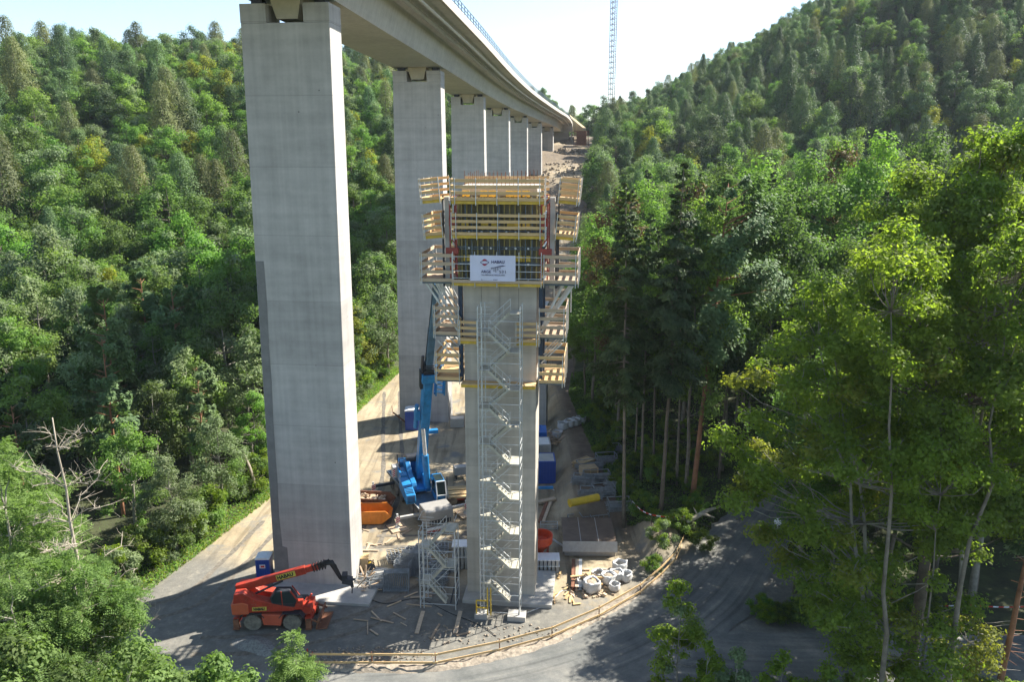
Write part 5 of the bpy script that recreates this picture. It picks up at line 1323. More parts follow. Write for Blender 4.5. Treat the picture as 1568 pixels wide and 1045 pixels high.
def broadleaf(name, H, cr, cb, ncl, nl, L, seed, mats, bark=None, wob=0.007, trunks=((0,0),), lean=(0,0), parts=True, shape=1.0, label=None, cat='tree', mixf=0.0, tr=None, clr=0.30, flat=0.75, twigs=0, sidebias=0.55, ragged=0.0):
    R = np.random.RandomState(seed); root = empty(name, (0,0,0), 0, label, cat); tr = tr or H*0.013+0.05
    cz = (H+cb)/2; hz = (H-cb)/2; cl_ = []
    for i in range(ncl):
        d = R.normal(size=3); d /= np.linalg.norm(d); rr = R.uniform(0.30,1.0)**0.5*(1+ragged*R.uniform(-1,1))
        x, y, z = d[0]*rr*cr, d[1]*rr*cr, d[2]*rr*hz
        wz = 1 - 0.35*max(0, z/hz) * shape
        cl_.append((x*wz+lean[0]*(cz+z)/H, y*wz+lean[1]*(cz+z)/H, cz+z, cr*clr*R.uniform(0.6,1.25)))
    cl_.append((lean[0],lean[1],H-cr*clr*0.5,cr*clr))
    mb = MB(); tops = []
    for (tx, ty) in trunks:
        ex, ey = lean[0]*0.9+tx*2.4, lean[1]*0.9+ty*2.4
        P = limb(mb, (tx,ty,-0.6), (ex,ey,H*0.86), tr*(1 if len(trunks)==1 else 0.7), tr*0.15, R, 0, 9, 8, wob); tops.append(P)
    for (x,y,z,r) in cl_:
        P = tops[R.randint(len(tops))]; best = min(P, key=lambda q: abs(q.z-(z-0.30*math.hypot(x-q.x,y-q.y)-0.4*r)))
        limb(mb, best, (x,y,z), max(0.025,tr*0.26*(1-best.z/H*0.6)), 0.02, R, 0.2, 4, 5)
        for k in range(twigs):
            d = R.normal(size=3); d /= np.linalg.norm(d); limb(mb, (x-d[0]*.1,y,z), (x+d[0]*r*.9,y+d[1]*r*.9,z+abs(d[2])*r*.7), 0.03, 0.012, R, 0.1, 3, 4)
    V = []; MI = []
    tot = sum(r**2 for *_, r in cl_)
    for (x,y,z,r) in cl_:
        n = max(6,int(nl*r*r/tot)); V.append(clump_leaves(R, np.array([x,y,z]), r, n, L, flat)); 
        MI.append(np.full(n, 1 if (len(mats)>1 and R.rand()<mixf) else 0))
    if parts:
        mb.build('trunk', bark or M_bark, root, fixn=False, smooth=True); leaf_obj('crown', np.concatenate(V), mats, root, np.concatenate(MI))
    else:
        ob = one_mesh(name, mb, bark or M_bark, np.concatenate(V), mats, np.concatenate(MI)); bpy.data.objects.remove(root); tag(ob, label, cat); return ob
    return root
def one_mesh(name, mb, bark, LV, mats, MI):
    me = bpy.data.meshes.new(name); nv = len(mb.v)
    tv = np.array(mb.v, np.float32).reshape(-1,3) if nv else np.zeros((0,3),np.float32)
    F4 = [f for f in mb.f if len(f) == 4]; F = np.array(F4, np.int32).reshape(-1,4)
    LF = np.arange(len(LV)).reshape(-1,4)+nv
    mesh_np(me, np.concatenate([tv,LV]), np.concatenate([F,LF]))
    me.materials.append(bark)
    for m in mats: me.materials.append(m)
    me.polygons.foreach_set('material_index', np.concatenate([np.zeros(len(F)), MI+1]).astype(np.int32))
    o = bpy.data.objects.new(name, me); C.objects.link(o); return o
def conifer(name, H, cr, cb, nl, L, seed, mats, bark=None, kind='spruce', parts=True, label=None, cat='tree', lean=(0,0), tr=None, stubs=True, side=None):
    R = np.random.RandomState(seed); root = empty(name, (0,0,0), 0, label, cat); tr = tr or H*0.009+0.06
    mb = MB(); limb(mb, (0,0,-0.6), (lean[0],lean[1],H*0.985), tr, 0.03, R, 0, 10, 8, 0.0015)
    V = []; MI = []; nw = max(8,int((H-cb)/(0.75 if kind == 'spruce' else 0.95))); br = []
    for i in range(nw):
        u = (i+0.3)/nw; z = cb+(H-cb)*u
        if kind == 'spruce': Lb = cr*(1-u)**0.85*(0.55+0.45*min(1,u*5)) + 0.25
        elif kind == 'pine': Lb = cr*math.sqrt(max(0.02,1-(u*0.97)**2.6))*(0.6+0.4*min(1,u*3))
        else: Lb = cr*(1-u)**0.7+0.2
        m = R.randint(4,7) if kind != 'pine' else R.randint(3,6)
        for k in range(m):
            a_ = R.uniform(0,2*PI); Lk = Lb*R.uniform(0.6,1.15)
            if side is not None: Lk *= 1+0.45*math.cos(a_-side)
            br.append((z+R.uniform(-.3,.3), a_, Lk, u))
    tot = sum(b_[2] for b_ in br)
    for (z,a_,Lk,u) in br:
        ox, oy = lean[0]*z/H, lean[1]*z/H; dx, dy = math.cos(a_), math.sin(a_)
        rise = (-0.28+0.5*u) if kind == 'spruce' else (0.12+0.35*u)
        if parts: mb.tube((ox,oy,z),(ox+dx*Lk*0.95,oy+dy*Lk*0.95,z+rise*Lk),0.05*Lk/cr+0.02,0.01,n=4,caps=False)
        n = max(4,int(nl*Lk/tot)); s = R.uniform(0.12,1.0,n)**0.8
        if kind == 'pine': s = R.uniform(0.35,1.0,n)**0.6
        wd = Lk*(0.30 if kind != 'pine' else 0.34)*(1-s*0.55)
        off = R.normal(size=n)*wd*0.6
        px = ox+dx*Lk*s-dy*off; py = oy+dy*Lk*s+dx*off
        pz = z+rise*Lk*s**1.3+R.normal(size=n)*Lk*(0.05 if kind != 'pine' else 0.10) - (np.abs(off)*0.35 if kind == 'spruce' else 0)
        cen = np.stack([px,py,pz],1)
        nr = np.stack([R.normal(size=n)*0.38+dx*0.75,R.normal(size=n)*0.38+dy*0.75,np.ones(n)*0.75],1)
        td = np.stack([dx-dy*np.sign(off)*0.7, dy+dx*np.sign(off)*0.7, np.full(n,-0.25 if kind=='spruce' else 0.2)],1)+R.normal(size=(n,3))*0.35
        L_ = L*R.uniform(0.6,1.3,n); V.append(leaf_quads(cen, L_, L_*(0.42 if kind != 'pine' else 0.55), nr, R, tdir=td)); MI.append(np.full(n, 1 if (len(mats)>1 and R.rand()<0.25) else 0))
    if stubs and parts:
        for i in range(int(cb*1.6)):
            z = R.uniform(cb*0.35,cb); a_ = R.uniform(0,2*PI); l_ = R.uniform(0.4,1.4); mb.tube((lean[0]*z/H,lean[1]*z/H,z),(lean[0]*z/H+l_*math.cos(a_),lean[1]*z/H+l_*math.sin(a_),z-0.15*l_),0.025,0.01,n=4,caps=False)
    V = np.concatenate(V); MI = np.concatenate(MI)
    if parts:
        mb.build('trunk', bark or M_bark, root, fixn=False, smooth=True); leaf_obj('crown', V, mats, root, MI); return root
    ob = one_mesh(name, mb, bark or M_bark, V, mats, MI); bpy.data.objects.remove(root); return tag(ob, label, cat)
def far_conifer(name, H, cr, cb, n, L, seed, mats, sharp=0.8, label=None):
    """soft pointed crown: fine foliage over an uneven, layered cone"""
    R = np.random.RandomState(seed); mb = MB(); limb(mb, (0,0,-0.6), (0,0,H*0.97), H*0.011+0.04, 0.03, R, 0, 6, 6, 0.002)
    u = R.uniform(0,1,n)**1.25; a_ = R.uniform(0,2*PI,n); ph = R.uniform(0,6.28,6)
    r = cr*(1-u)**sharp*np.minimum(1,0.45+u*4.5)
    lobe = 1+0.27*np.sin(2*a_+ph[5]+u*5)+0.20*np.sin(3*a_+ph[0]+u*9)+0.16*np.sin(5*a_+ph[1]-u*17)+0.18*np.sin(u*34+ph[2]+2.0*np.sin(a_+ph[3]))+0.10*np.sin(9*a_+u*40+ph[4])
    rr = r*lobe*R.uniform(0.35,1.08,n)**0.5+0.12+0.35*np.abs(R.normal(size=n))*u
    cen = np.stack([rr*np.cos(a_), rr*np.sin(a_), cb+(H-cb)*u+R.normal(size=n)*0.25-0.12*rr],1)
    nr = np.stack([np.cos(a_),np.sin(a_),np.full(n,0.75)],1)+R.normal(size=(n,3))*0.42
    L_ = L*R.uniform(0.6,1.3,n)*(1-0.35*u); V = leaf_quads(cen, L_, L_*0.6, nr, R)
    return tag(one_mesh(name, mb, M_bark, V, mats, np.full(n,0) if len(mats) == 1 else (np.sin(a_*2+u*11+ph[5])>0.9).astype(int)), label, 'tree')
def place(o, x, y, s=1.0, rz=None, z=None, sz=None):
    o.location = (x, y, th(x,y) if z is None else z); o.rotation_euler = (0,0,random.uniform(0,6.28) if rz is None else rz)
    o.scale = (s,s,s if sz is None else sz); return o
random.seed(42)
# --- prototypes (each is used as the first tree of its kind)
USED = set()
def inst(proto, x, y, s, rz=None, sz=None, label=None, group=None, z=None):
    if proto.name not in USED: USED.add(proto.name); o = proto
    else: o = copy_tree(proto)
    place(o, x, y, s, rz, z, sz)
    if label: o['label'] = label
    if group: o['group'] = group
    return o
# far prototypes: single meshes, height about 17 m
F_pine = [far_conifer('pine_tree', 17.5, 3.8+0.3*i, 2.5, 9000, 0.44, 100+i, [L_pine], 0.5+0.1*i) for i in range(3)]
F_pine += [broadleaf('pine_tree', 16.5+i, 3.6+0.5*i, 3.0, 34, 9000, 0.36, 150+i, [L_pine,L_larch], parts=False, mixf=0.08, clr=0.36, flat=0.8) for i in range(3)]
F_larch = [far_conifer('larch_tree', 18.5, 3.9, 2.5, 9000, 0.42, 110+i, [L_larch], 0.5) for i in range(2)]
F_spruce = [far_conifer('spruce_tree', 19, 3.7, 1.5, 8500, 0.46, 120+i, [L_spruce], 0.75) for i in range(2)]
F_broad = [broadleaf('broadleaf_tree', 15, 4.9, 1.5, 44, 9500, 0.38, 130+i, [L_broad,L_pale], parts=False, mixf=0.12) for i in range(4)]
F_yel = [broadleaf('yellow_green_tree', 14, 4.6, 1.8, 34, 8000, 0.38, 140, [L_yellow,L_broad], parts=False, mixf=0.3)]
FAR = dict(pine=F_pine, larch=F_larch, spruce=F_spruce, broad=F_broad, yel=F_yel)
def vis(x, y, z, H, m=60):
    a_ = proj(x,y,z+H*0.5)
    if a_[2] < 5: return False
    r = FPX*5/a_[2]
    if not (-m-r < a_[0] < 1568+m+r): return False
    yt = proj(x,y,z+H)[1]; yb = proj(x,y,z)[1]
    return yb > -40 and yt < 1100
# --- scatter the hills
R = np.random.RandomState(77); cand = []
def scatter(x0,x1,y0,y1,step,test,kindf,zone):
    for y in np.arange(y0,y1,step):
        for x in np.arange(x0,x1,step):
            xx = x+R.uniform(-.42,.42)*step; yy = y+R.uniform(-.42,.42)*step
            if test(xx,yy): cand.append((xx,yy,kindf(xx,yy),zone))
def kl(x, y):
    n = mnoise.noise(Vector((x*0.02,y*0.02,1.3))); r_ = R.rand(); elev = th(x,y)
    pc = np.clip((elev-6)/16,0,1)*0.85
    if r_ < 0.07: return 'yel'
    if r_ < 0.06+0.80*pc*(0.72+n*0.6): return 'pine' if R.rand() < 0.62 else ('larch' if R.rand() < 0.85 else 'spruce')
    return 'broad'
def kr(x, y):
    r_ = R.rand(); n = mnoise.noise(Vector((x*0.03,y*0.03,7.3)))
    pc = np.clip((y-165)/70,0,1)
    if r_ < 0.05: return 'yel'
    if r_ < 0.88*pc*(0.8+n*0.5): return 'pine' if R.rand() < 0.74 else ('spruce' if R.rand() < 0.5 else 'larch')
    return 'broad'
scatter(-270,30,112,330,6.0,lambda x,y: x < left_edge(y)-2.5 and (y > 150 or x < left_edge(y)-2.5) , kl,'left')
scatter(-150,60,330,470,8.0,lambda x,y: x < np.interp(y,AX_Y,AX_X)-8, kl,'left')
scatter(10,330,122,300,6.0,lambda x,y: x > right_edge(y)+1.5, kr,'right')
scatter(20,400,300,425,4.7,lambda x,y: x > right_edge(y)+0.5, kr,'right')
scatter(60,120,430,620,12,lambda x,y: True, kl,'end'); scatter(-60,60,430,620,12,lambda x,y: True, kl,'end')
hs_ = {'pine':17.0,'larch':18,'spruce':20,'broad':15,'yel':14}
keep = []
for (x,y,k,zn) in cand:
    z = th(x,y)
    if vis(x,y,z,hs_[k]): keep.append((x,y,z,k,zn))
keep.sort(key=lambda q: q[0]**2+q[1]**2)
cnt = {}; far_pts = []
GL = {('pine','left'):('round-topped green pine in the left hillside forest','pines on the left hill'),('pine','right'):('grey-green pine in the right hillside forest','pines on the right hill'),
 ('larch','left'):('olive soft-crowned conifer in the left hillside forest','olive conifers on the left hill'),('larch','right'):('olive soft-crowned conifer in the right hillside forest','olive conifers on the right hill'),
 ('spruce','left'):('dark pointed spruce in the left hillside forest','spruces on the left hill'),('spruce','right'):('dark pointed spruce in the right hillside forest','spruces on the right hill'),
 ('broad','left'):('green broadleaf tree on the lower left hillside','broadleaf trees on the left hill'),('broad','right'):('green broadleaf tree at the foot of the right hillside','broadleaf trees on the right hill'),
 ('yel','left'):('yellow-green broadleaf tree standing out in the left forest','yellow-green trees on the left hill'),('yel','right'):('yellow-green broadleaf tree standing out in the right forest','yellow-green trees on the right hill')}
lim = {'pine':290,'larch':200,'spruce':150,'broad':290,'yel':80}
for (x,y,z,k,zn) in keep:
    i = R.randint(len(FAR[k])); s = R.uniform(0.62,1.28)*(0.74 if zn == 'right' and y > 255 else 1.0); szz = s*R.uniform(0.9,1.12)
    cnt[k] = cnt.get(k,0)+1
    if cnt[k] <= lim[k] and zn != 'end':
        lb, gr = GL[(k,zn)]; inst(FAR[k][i], x, y, s, R.uniform(0,6.28), szz, lb, gr, z)
    else: far_pts.append((x,y,z,k,i,s,szz))
print('hill trees', cnt, 'far', len(far_pts))
# the rest of the wood as one object: instances on points
protos = []
for k in FAR:
    for i, o in enumerate(FAR[k]): protos.append((k,i,o))
me = bpy.data.meshes.new('far_forest'); me.from_pydata([(q[0],q[1],q[2]-0.3) for q in far_pts],[],[])
pid = {(k,i): n for n,(k,i,o) in enumerate(protos)}
a = me.attributes.new('kind_id','INT','POINT'); a.data.foreach_set('value', [pid[(q[3],q[4])] for q in far_pts])
a = me.attributes.new('rot','FLOAT_VECTOR','POINT'); a.data.foreach_set('vector', np.array([[0,0,R.uniform(0,6.28)] for q in far_pts],np.float32).ravel())
a = me.attributes.new('scl','FLOAT_VECTOR','POINT'); a.data.foreach_set('vector', np.array([[q[5],q[5],q[6]] for q in far_pts],np.float32).ravel())
ff_o = bpy.data.objects.new('far_forest', me); C.objects.link(ff_o); tag(ff_o,'distant mixed forest covering the upper hillsides','forest',kind='stuff')
ng = bpy.data.node_groups.new('forest_points','GeometryNodeTree')
ng.interface.new_socket('Geometry', in_out='INPUT', socket_type='NodeSocketGeometry'); ng.interface.new_socket('Geometry', in_out='OUTPUT', socket_type='NodeSocketGeometry')
gi = ng.nodes.new('NodeGroupInput'); go_ = ng.nodes.new('NodeGroupOutput'); jn = ng.nodes.new('GeometryNodeJoinGeometry')
def nattr(nm, ty):
    n = ng.nodes.new('GeometryNodeInputNamedAttribute'); n.data_type = ty; n.inputs[0].default_value = nm
    return next(s for s in n.outputs if s.enabled and s.name == 'Attribute')
ka = nattr('kind_id','INT'); ra = nattr('rot','FLOAT_VECTOR'); sa = nattr('scl','FLOAT_VECTOR')
for n,(k,i,o) in enumerate(protos):
    cmpn = ng.nodes.new('FunctionNodeCompare'); cmpn.data_type = 'INT'; cmpn.operation = 'EQUAL'
    ins = [s for s in cmpn.inputs if s.enabled]; ng.links.new(ka, ins[0]); ins[1].default_value = n
    oi = ng.nodes.new('GeometryNodeObjectInfo'); oi.inputs['Object'].default_value = o; oi.transform_space = 'ORIGINAL'; oi.inputs['As Instance'].default_value = True
    ip = ng.nodes.new('GeometryNodeInstanceOnPoints')
    ng.links.new(gi.outputs[0], ip.inputs['Points']); ng.links.new(cmpn.outputs[0], ip.inputs['Selection'])
    ng.links.new(oi.outputs['Geometry'], ip.inputs['Instance']); ng.links.new(ra, ip.inputs['Rotation']); ng.links.new(sa, ip.inputs['Scale'])
    ng.links.new(ip.outputs[0], jn.inputs[0])
ng.links.new(jn.outputs[0], go_.inputs[0])
md = ff_o.modifiers.new('points','NODES'); md.node_group = ng
# --- middle distance, left of the site: trees with trunk and crown
MBr = [broadleaf('broadleaf_tree', 16, 4.4, 2.0, 46, 11000, 0.34, 200+i, [L_broad,L_pale][::(1 if i<2 else -1)], mixf=0.15, bark=M_barkg) for i in range(4)]
MPi = [conifer('pine_tree', 18, 3.4, 6.0, 9000, 0.42, 210+i, [L_pine], kind='pine', bark=M_barkr) for i in range(2)]
MSp = [conifer('spruce_tree', 20, 3.3, 2.0, 9500, 0.42, 220+i, [L_spruce], kind='spruce') for i in range(1)]
MBu = [broadleaf('bush', 4.2, 2.4, 0.1, 22, 5200, 0.24, 230+i, [L_broad if i else L_pale, L_maple], mixf=0.3, cat='bush', tr=0.07) for i in range(2)]
def top_at(proto, H0, px, py, Y, label, group=None, wmul=1.0):
    p = at(px,py,Y); g = th(p.x,Y); s = max(0.25,(p.z-g)/H0)
    return inst(proto, p.x, Y, s*wmul, None, s, label, group)
LM = [(MBr[2],16,175,512,84,'pale grey-green broadleaf tree in the middle of the left wood'),(MPi[0],18,262,440,92,'scots pine with reddish trunk left of the tallest pier'),(MBr[0],16,335,438,92,'broadleaf tree whose top stands just left of the tallest pier'),
 (MPi[1],18,300,560,76,'pine leaning over the dirt track left of the tallest pier'),(MBr[3],16,372,520,86,'pale broadleaf tree touching the left edge of the tallest pier'),(MBr[2],16,60,345,112,'big pale broadleaf tree at the left edge of the photo, halfway up'),
 (MBr[0],16,20,470,88,'dark green broadleaf tree at the left edge'),(MSp[0],20,95,520,82,'dark conifer in the shade at the left'),(MBr[1],16,230,585,76,'bushy broadleaf tree beside the bare dead tree'),
 (MBr[3],16,330,640,72,'light bushy tree at the edge of the dirt track'),(MBr[1],16,385,600,82,'small tree at the track edge beside the tallest pier'),(MBr[0],16,140,440,98,'rounded broadleaf tree in the left wood below the pines'),
 (MPi[1],18,210,400,112,'pine at the foot of the left hill'),(MBr[1],16,300,360,115,'dark broadleaf tree on the slope left of the tallest pier'),(MBr[0],16,350,385,104,'shaded broadleaf tree behind the left edge of the tallest pier'),
 (MSp[0],20,30,560,74,'dark spruce low at the left edge'),(MBr[3],16,255,700,64,'silvery bushy tree in front of the dirt track'),(MBr[0],16,190,650,66,'dark bushy tree behind the bare dead tree'),
 (MBr[1],16,560,392,128,'broadleaf tree between the two front piers'),(MBr[3],16,590,440,120,'pale tree on the bank between the two front piers'),(MBr[2],16,548,470,116,'leafy tree right behind the lit edge of the tallest pier')]
for (pr,H0,px,py,Y,lb) in LM: top_at(pr,H0,px,py,Y,lb)
# fill the left wood between track and hill
placed = [(at(q[2],q[3],q[4]).x,q[4]) for q in LM]; nfill = 0
for y in np.arange(52,118,6.0):
    for x in np.arange(-110,-18,6.2):
        xx = x+R.uniform(-2.2,2.2); yy = y+R.uniform(-2.2,2.2)
        if xx > left_edge(yy)-3.2: continue
        if min(math.hypot(xx-a_[0],yy-a_[1]) for a_ in placed) < 3.4: continue
        z = th(xx,yy)
        if not vis(xx,yy,z,14): continue
        edge = left_edge(yy)-xx
        s = R.uniform(0.55,0.75) if edge < 8 else R.uniform(0.8,1.1)
        if yy < 66: s *= 0.72
        k = R.rand(); pr = MBr[R.randint(4)] if k < 0.72 else (MPi[R.randint(2)] if k < 0.9 else MSp[0])
        inst(pr, xx, yy, s, R.uniform(0,6.28), s*R.uniform(0.9,1.1), 'leafy tree filling the wood left of the dirt track' if k < 0.72 else 'conifer filling the wood left of the dirt track', 'trees in the wood left of the dirt track'); nfill += 1
for i in range(34):     # bushes along the left edge
    yy = 54+i*2.1+R.uniform(-.8,.8); xx = left_edge(yy)-1.6-R.uniform(0,1.6); inst(MBu[i%2], xx, yy, R.uniform(0.55,1.0), R.uniform(0,6.28), None, 'leafy bush along the left edge of the dirt track','bushes along the dirt track')
# --- right forest
TR = [conifer('spruce_tree', 30, 4.0, 12.0, 21000, 0.36, 300+i, [L_spruce], kind='spruce', bark=[M_barkd,M_bark,M_barkd][i], lean=((0.9,0),(-0.8,0.3),(0.3,0))[i], tr=0.215) for i in range(3)]
RB = [broadleaf('tall_broadleaf_tree', 26, 5.0, 7.0, 64, 19000, 0.31, 320+i, [L_broad,L_rusty][:1+(i==1)], mixf=0.45, bark=M_barkd, tr=0.22) for i in range(3)]
RB[0].children[0]  # keep
# the tall red-barked pine
pp = conifer('scots_pine', 29, 5.0, 14.0, 17000, 0.38, 333, [L_pine], kind='pine', bark=M_barkr, lean=(1.6,0.0), tr=0.27, side=0.0, label='tall scots pine with orange-red trunk at the edge of the right forest')
g = gp(1060,760,2.0); z_ = th(g.x,g.y); H_ = at(1085,278,g.y).z-z_; place(pp, g.x, g.y, H_/29, 0.0, z_)
def tfoot(pr, H0, px, py, ptop, label, w_=1.0, dz=1.7, group=None):
    g = gp(px,py,dz); z = th(g.x,g.y); H_ = at(px,ptop,g.y).z-z; return inst(pr, g.x, g.y, H_/H0*w_, R.uniform(0,6.28), H_/H0, label, group, z)
tfoot(TR[0],30,956,782,276,'tall spruce with pale bare trunk nearest the storage racks',0.85)
tfoot(TR[1],30,1012,785,246,'dark spruce with the highest pointed top, second bare trunk from the racks',0.95)
tfoot(TR[2],30,981,740,320,'slim spruce with bare trunk between the first two trunks',0.8)
tfoot(TR[1],30,1000,728,345,'thin spruce standing behind the front row of bare trunks',0.75)
tfoot(TR[0],30,1036,745,330,'spruce directly left of the red-barked pine',0.8)
tfoot(TR[2],30,972,715,350,'thin bare trunk farther back left in the right forest',0.7)
tfoot(TR[1],30,1100,735,290,'thin reddish leaning trunk right of the red-barked pine',0.75)
RT = [(RB[1],26,955,290,92,'browning broadleaf crown left of the pointed spruce'),(RB[1],26,1065,268,88,'rust-tinged broadleaf crown right of the pointed spruce'),(RB[0],26,915,330,100,'light green broadleaf tree at the left edge of the right forest'),
 (RB[2],26,1165,240,95,'pale green broadleaf tree in the middle of the right forest'),(RB[0],26,1240,235,88,'rounded green tree between forest and the big right trees'),(TR[2],30,1130,330,84,'dark spruce in the shade right of the red-barked pine'),
 (RB[2],26,1110,250,108,'green broadleaf crown behind the red-barked pine'),(RB[0],26,900,400,104,'leafy tree leaning towards the formwork'),(RB[2],26,985,275,112,'green crown behind the pointed spruce'),(RB[0],26,1200,290,78,'dark green tree left of the big right trees'),
 (RB[1],26,1290,215,100,'brownish broadleaf crown behind the big right trees'),(RB[0],26,1350,205,92,'green crown behind the big right trees'),(RB[2],26,1430,200,98,'yellow-green crown high at the right'),(RB[0],26,1520,195,95,'green crown at the right edge of the photo'),(RB[2],26,880,480,112,'shaded leafy tree just right of the formwork')]
pl2 = [(p_.location.x,p_.location.y) for p_ in bpy.data.objects if p_.get('label') and 'tree' in p_.name]
for (pr,H0,px,py,Y,lb) in RT: 
    o = top_at(pr,H0,px,py,Y,lb); pl2.append((o.location.x,o.location.y))
for (xx,yy,h_,lb) in ((22.6,57.2,1.0,'first straight trunk behind the road bend under the big maple'),(26.5,61.5,1.05,'second trunk beyond the road, left of the dark trunk'),(24.6,55.2,0.95,'leafy tree standing right at the far road edge'),(30.5,58.0,1.0,'tree directly behind the big dark trunk'),(30.0,66.5,1.08,'tall tree over the road where it enters the forest'),(35.5,60.5,1.02,'trunk seen between the two pale leaning trunks'),(17.0,72.5,1.05,'tall tree left of the road where it enters the forest'),(22.0,78.0,1.05,'tree above the vanishing road inside the forest')):
    o = inst(RB[0 if h_ < 1.03 else 2], xx, yy, h_*0.9, R.uniform(0,6.28), h_*(0.74 if yy < 68 else 1.05), lb, None, th(xx,yy)); pl2.append((xx,yy))
for y in np.arange(54.8,136,6.2):
    for x in np.arange(8,100,6.2):
        xx = x+R.uniform(-2.2,2.2); yy = y+R.uniform(-2.2,2.2)
        if xx < right_edge(yy)+1.5 or (yy < 60 and xx < 33) or yy < 54.2 or (yy < 86 and xx < 30 + (70-yy)*0.2 and yy < 72): continue
        if abs(xx-np.interp(yy,[49,56,64,73,84],[7,14.5,20,27,36])) < 3.9 and yy < 78: continue
        if min(math.hypot(xx-a_[0],yy-a_[1]) for a_ in pl2) < 3.2: continue
        z = th(xx,yy)
        if not vis(xx,yy,z,26,450): continue
        q_ = 0.74 if (xx < 40 and yy < 69) else 1.0
        if R.rand() < (0.65 if yy < 95 else 0.35): inst(TR[R.randint(3)], xx, yy, R.uniform(0.75,0.95), R.uniform(0,6.28), q_*R.uniform(0.85,1.0), 'bare-trunked spruce inside the right forest','spruces inside the right forest',z)
        else: inst(RB[R.choice([0,2])], xx, yy, R.uniform(0.75,0.95), R.uniform(0,6.28), q_*R.uniform(0.8,0.98), 'tall leafy tree inside the right forest','leafy trees inside the right forest',z)
# bushes on the bank and forest floor at right
for i in range(46):
    yy = R.uniform(62,100); xx = right_edge(yy)+R.uniform(0.5,12); 
    if abs(xx-np.interp(yy,[49,56,64,73,84],[7,14.5,20,27,36])) < 4.6: continue
    inst(MBu[1], xx, yy, R.uniform(0.3,0.7), R.uniform(0,6.28), None, 'low bush on the shaded floor of the right forest','undergrowth bushes in the right forest')
for (px,py,s) in ((1010,835,0.6),(1040,815,0.55),(1000,860,0.4),(1075,830,0.5)):
    g = gp(px,py,1.2); inst(MBu[0 if s==0.6 else 1], g.x, g.y, s, R.uniform(0,6.28), None, 'bright green bush on the bank above the road bend','bushes on the bank at the road bend')
# --- near trees at the right
N1 = broadleaf('big_maple_tree', 35, 7.8, 9.5, 190, 80000, 0.25, 401, [L_maple,L_yellow], bark=M_bark, mixf=0.03, trunks=((0,0),), tr=0.45, clr=0.155, flat=0.75, twigs=3, label='big dark-trunked leafy tree dominating the right side of the photo', ragged=0.1)
g = at(1395,1020,45.5); H_ = at(1395,195,45.5).z; place(N1, g.x, 45.5, H_/35, 0.6, th(g.x,45.5))
N2 = broadleaf('maple_tree', 27, 7.0, 3.5, 150, 58000, 0.24, 402, [L_maple,L_yellow], bark=M_barkg, mixf=0.12, trunks=((0,0),(0.4,0.2)), lean=(-5.6,4.2), tr=0.26, clr=0.165, flat=0.6, twigs=3, label='pale-trunked leaning tree with yellowing lower branches over the road', ragged=0.12)
g = at(1375,1045,41.6); place(N2, g.x, 41.6, 1.0, 0.0, th(g.x,41.6)); 
N3 = broadleaf('maple_tree', 33, 5.8, 13.0, 130, 48000, 0.24, 403, [L_maple], bark=M_barkg, trunks=((0,0),(0.3,0.2)), lean=(1.2,3.8), tr=0.24, clr=0.17, flat=0.7, twigs=3, label='slim pale-trunked tree right of the big dark trunk', ragged=0.1)
g = at(1452,1045,41.8); H_ = at(1480,205,44.5).z; place(N3, g.x, 41.8, 1.0, 0.0, th(g.x,41.8), sz=H_/33)
for (px,ln,sd,lb) in ((1374,-2.6,431,'slender pale-trunked tree leaning left in front of the dark trunk'),(1449,0.9,432,'slender upright pale trunk in front of the canopy at the right'),(1418,-0.5,433,'thin young trunk between the two slender pale trunks')):
    N6 = broadleaf('slender_tree', 31 if sd < 433 else 22, 2.8, 22.5 if sd < 433 else 15, 30, 7000, 0.24, sd, [L_maple], bark=M_barkd, wob=0.008, tr=0.19 if sd < 433 else 0.09, lean=(ln,0.8), clr=0.34, twigs=2, label=lb)
    g = at(px,1045,38.6); place(N6, g.x, 38.6, 1.0, 0.0, th(g.x,38.6))
N4 = broadleaf('broadleaf_tree', 31, 5.2, 9.0, 70, 40000, 0.26, 404, [L_broad,L_maple], bark=M_barkg, mixf=0.4, tr=0.3, clr=0.24, twigs=1, label='green tree at the right edge beyond the big trees')
g = at(1580,300,55.5); place(N4, g.x, 55.5, 1.0, 0.3, th(g.x,55.5), sz=(at(1580,230,55.5).z)/31)
N5 = conifer('spruce_tree', 22, 3.0, 12.0, 9000, 0.30, 405, [L_pale,L_spruce], kind='spruce', bark=M_barkr, lean=(1.0,0), tr=0.22, label='brown-trunked conifer with bare lower twigs at the right edge')
g = at(1528,1045,43.0); place(N5, g.x, 43.0, 1.0, 0, th(g.x,43.0))
mb = MB(); Rn = np.random.RandomState(5)
for i in range(26):
    z = Rn.uniform(3,13); a_ = Rn.uniform(-0.5,3.6); l_ = Rn.uniform(0.6,1.8); limb(mb,(z/22,0,z),(z/22+l_*math.cos(a_)*-1,l_*0.4*math.sin(a_),z-0.2*l_),0.025,0.008,Rn,0.1,3,4)
o = mb.build('dead_branch', M_bone, N5, fixn=False)
def sapling(px, pyt, Y, H_lab, cr, mats, seed, nl=5200, L=0.22, name='young_tree', cb=0.5):
    p = at(px,pyt,Y); g = th(p.x,Y); H = p.z-g
    o = broadleaf(name, H, cr, cb, 26, nl, L, seed, mats, bark=M_barkg, mixf=0.1, tr=0.07, clr=0.36, twigs=1, label=H_lab); place(o, p.x, Y, 1.0, 0.0, g); return o
sapling(1045,892,44.0,'young tree standing in front of the road at the lower right',1.7,[L_maple,L_pale],410)
sapling(1130,998,41.0,'small pale young tree at the bottom edge right of the centre',1.3,[L_pale,L_maple],411)
sapling(1085,985,41.5,'dark green sapling between the two young trees at the bottom',1.3,[L_maple],412)
sapling(1330,960,42.0,'bushy sapling below the big tree at the lower right',1.4,[L_maple,L_yellow],413,3000)
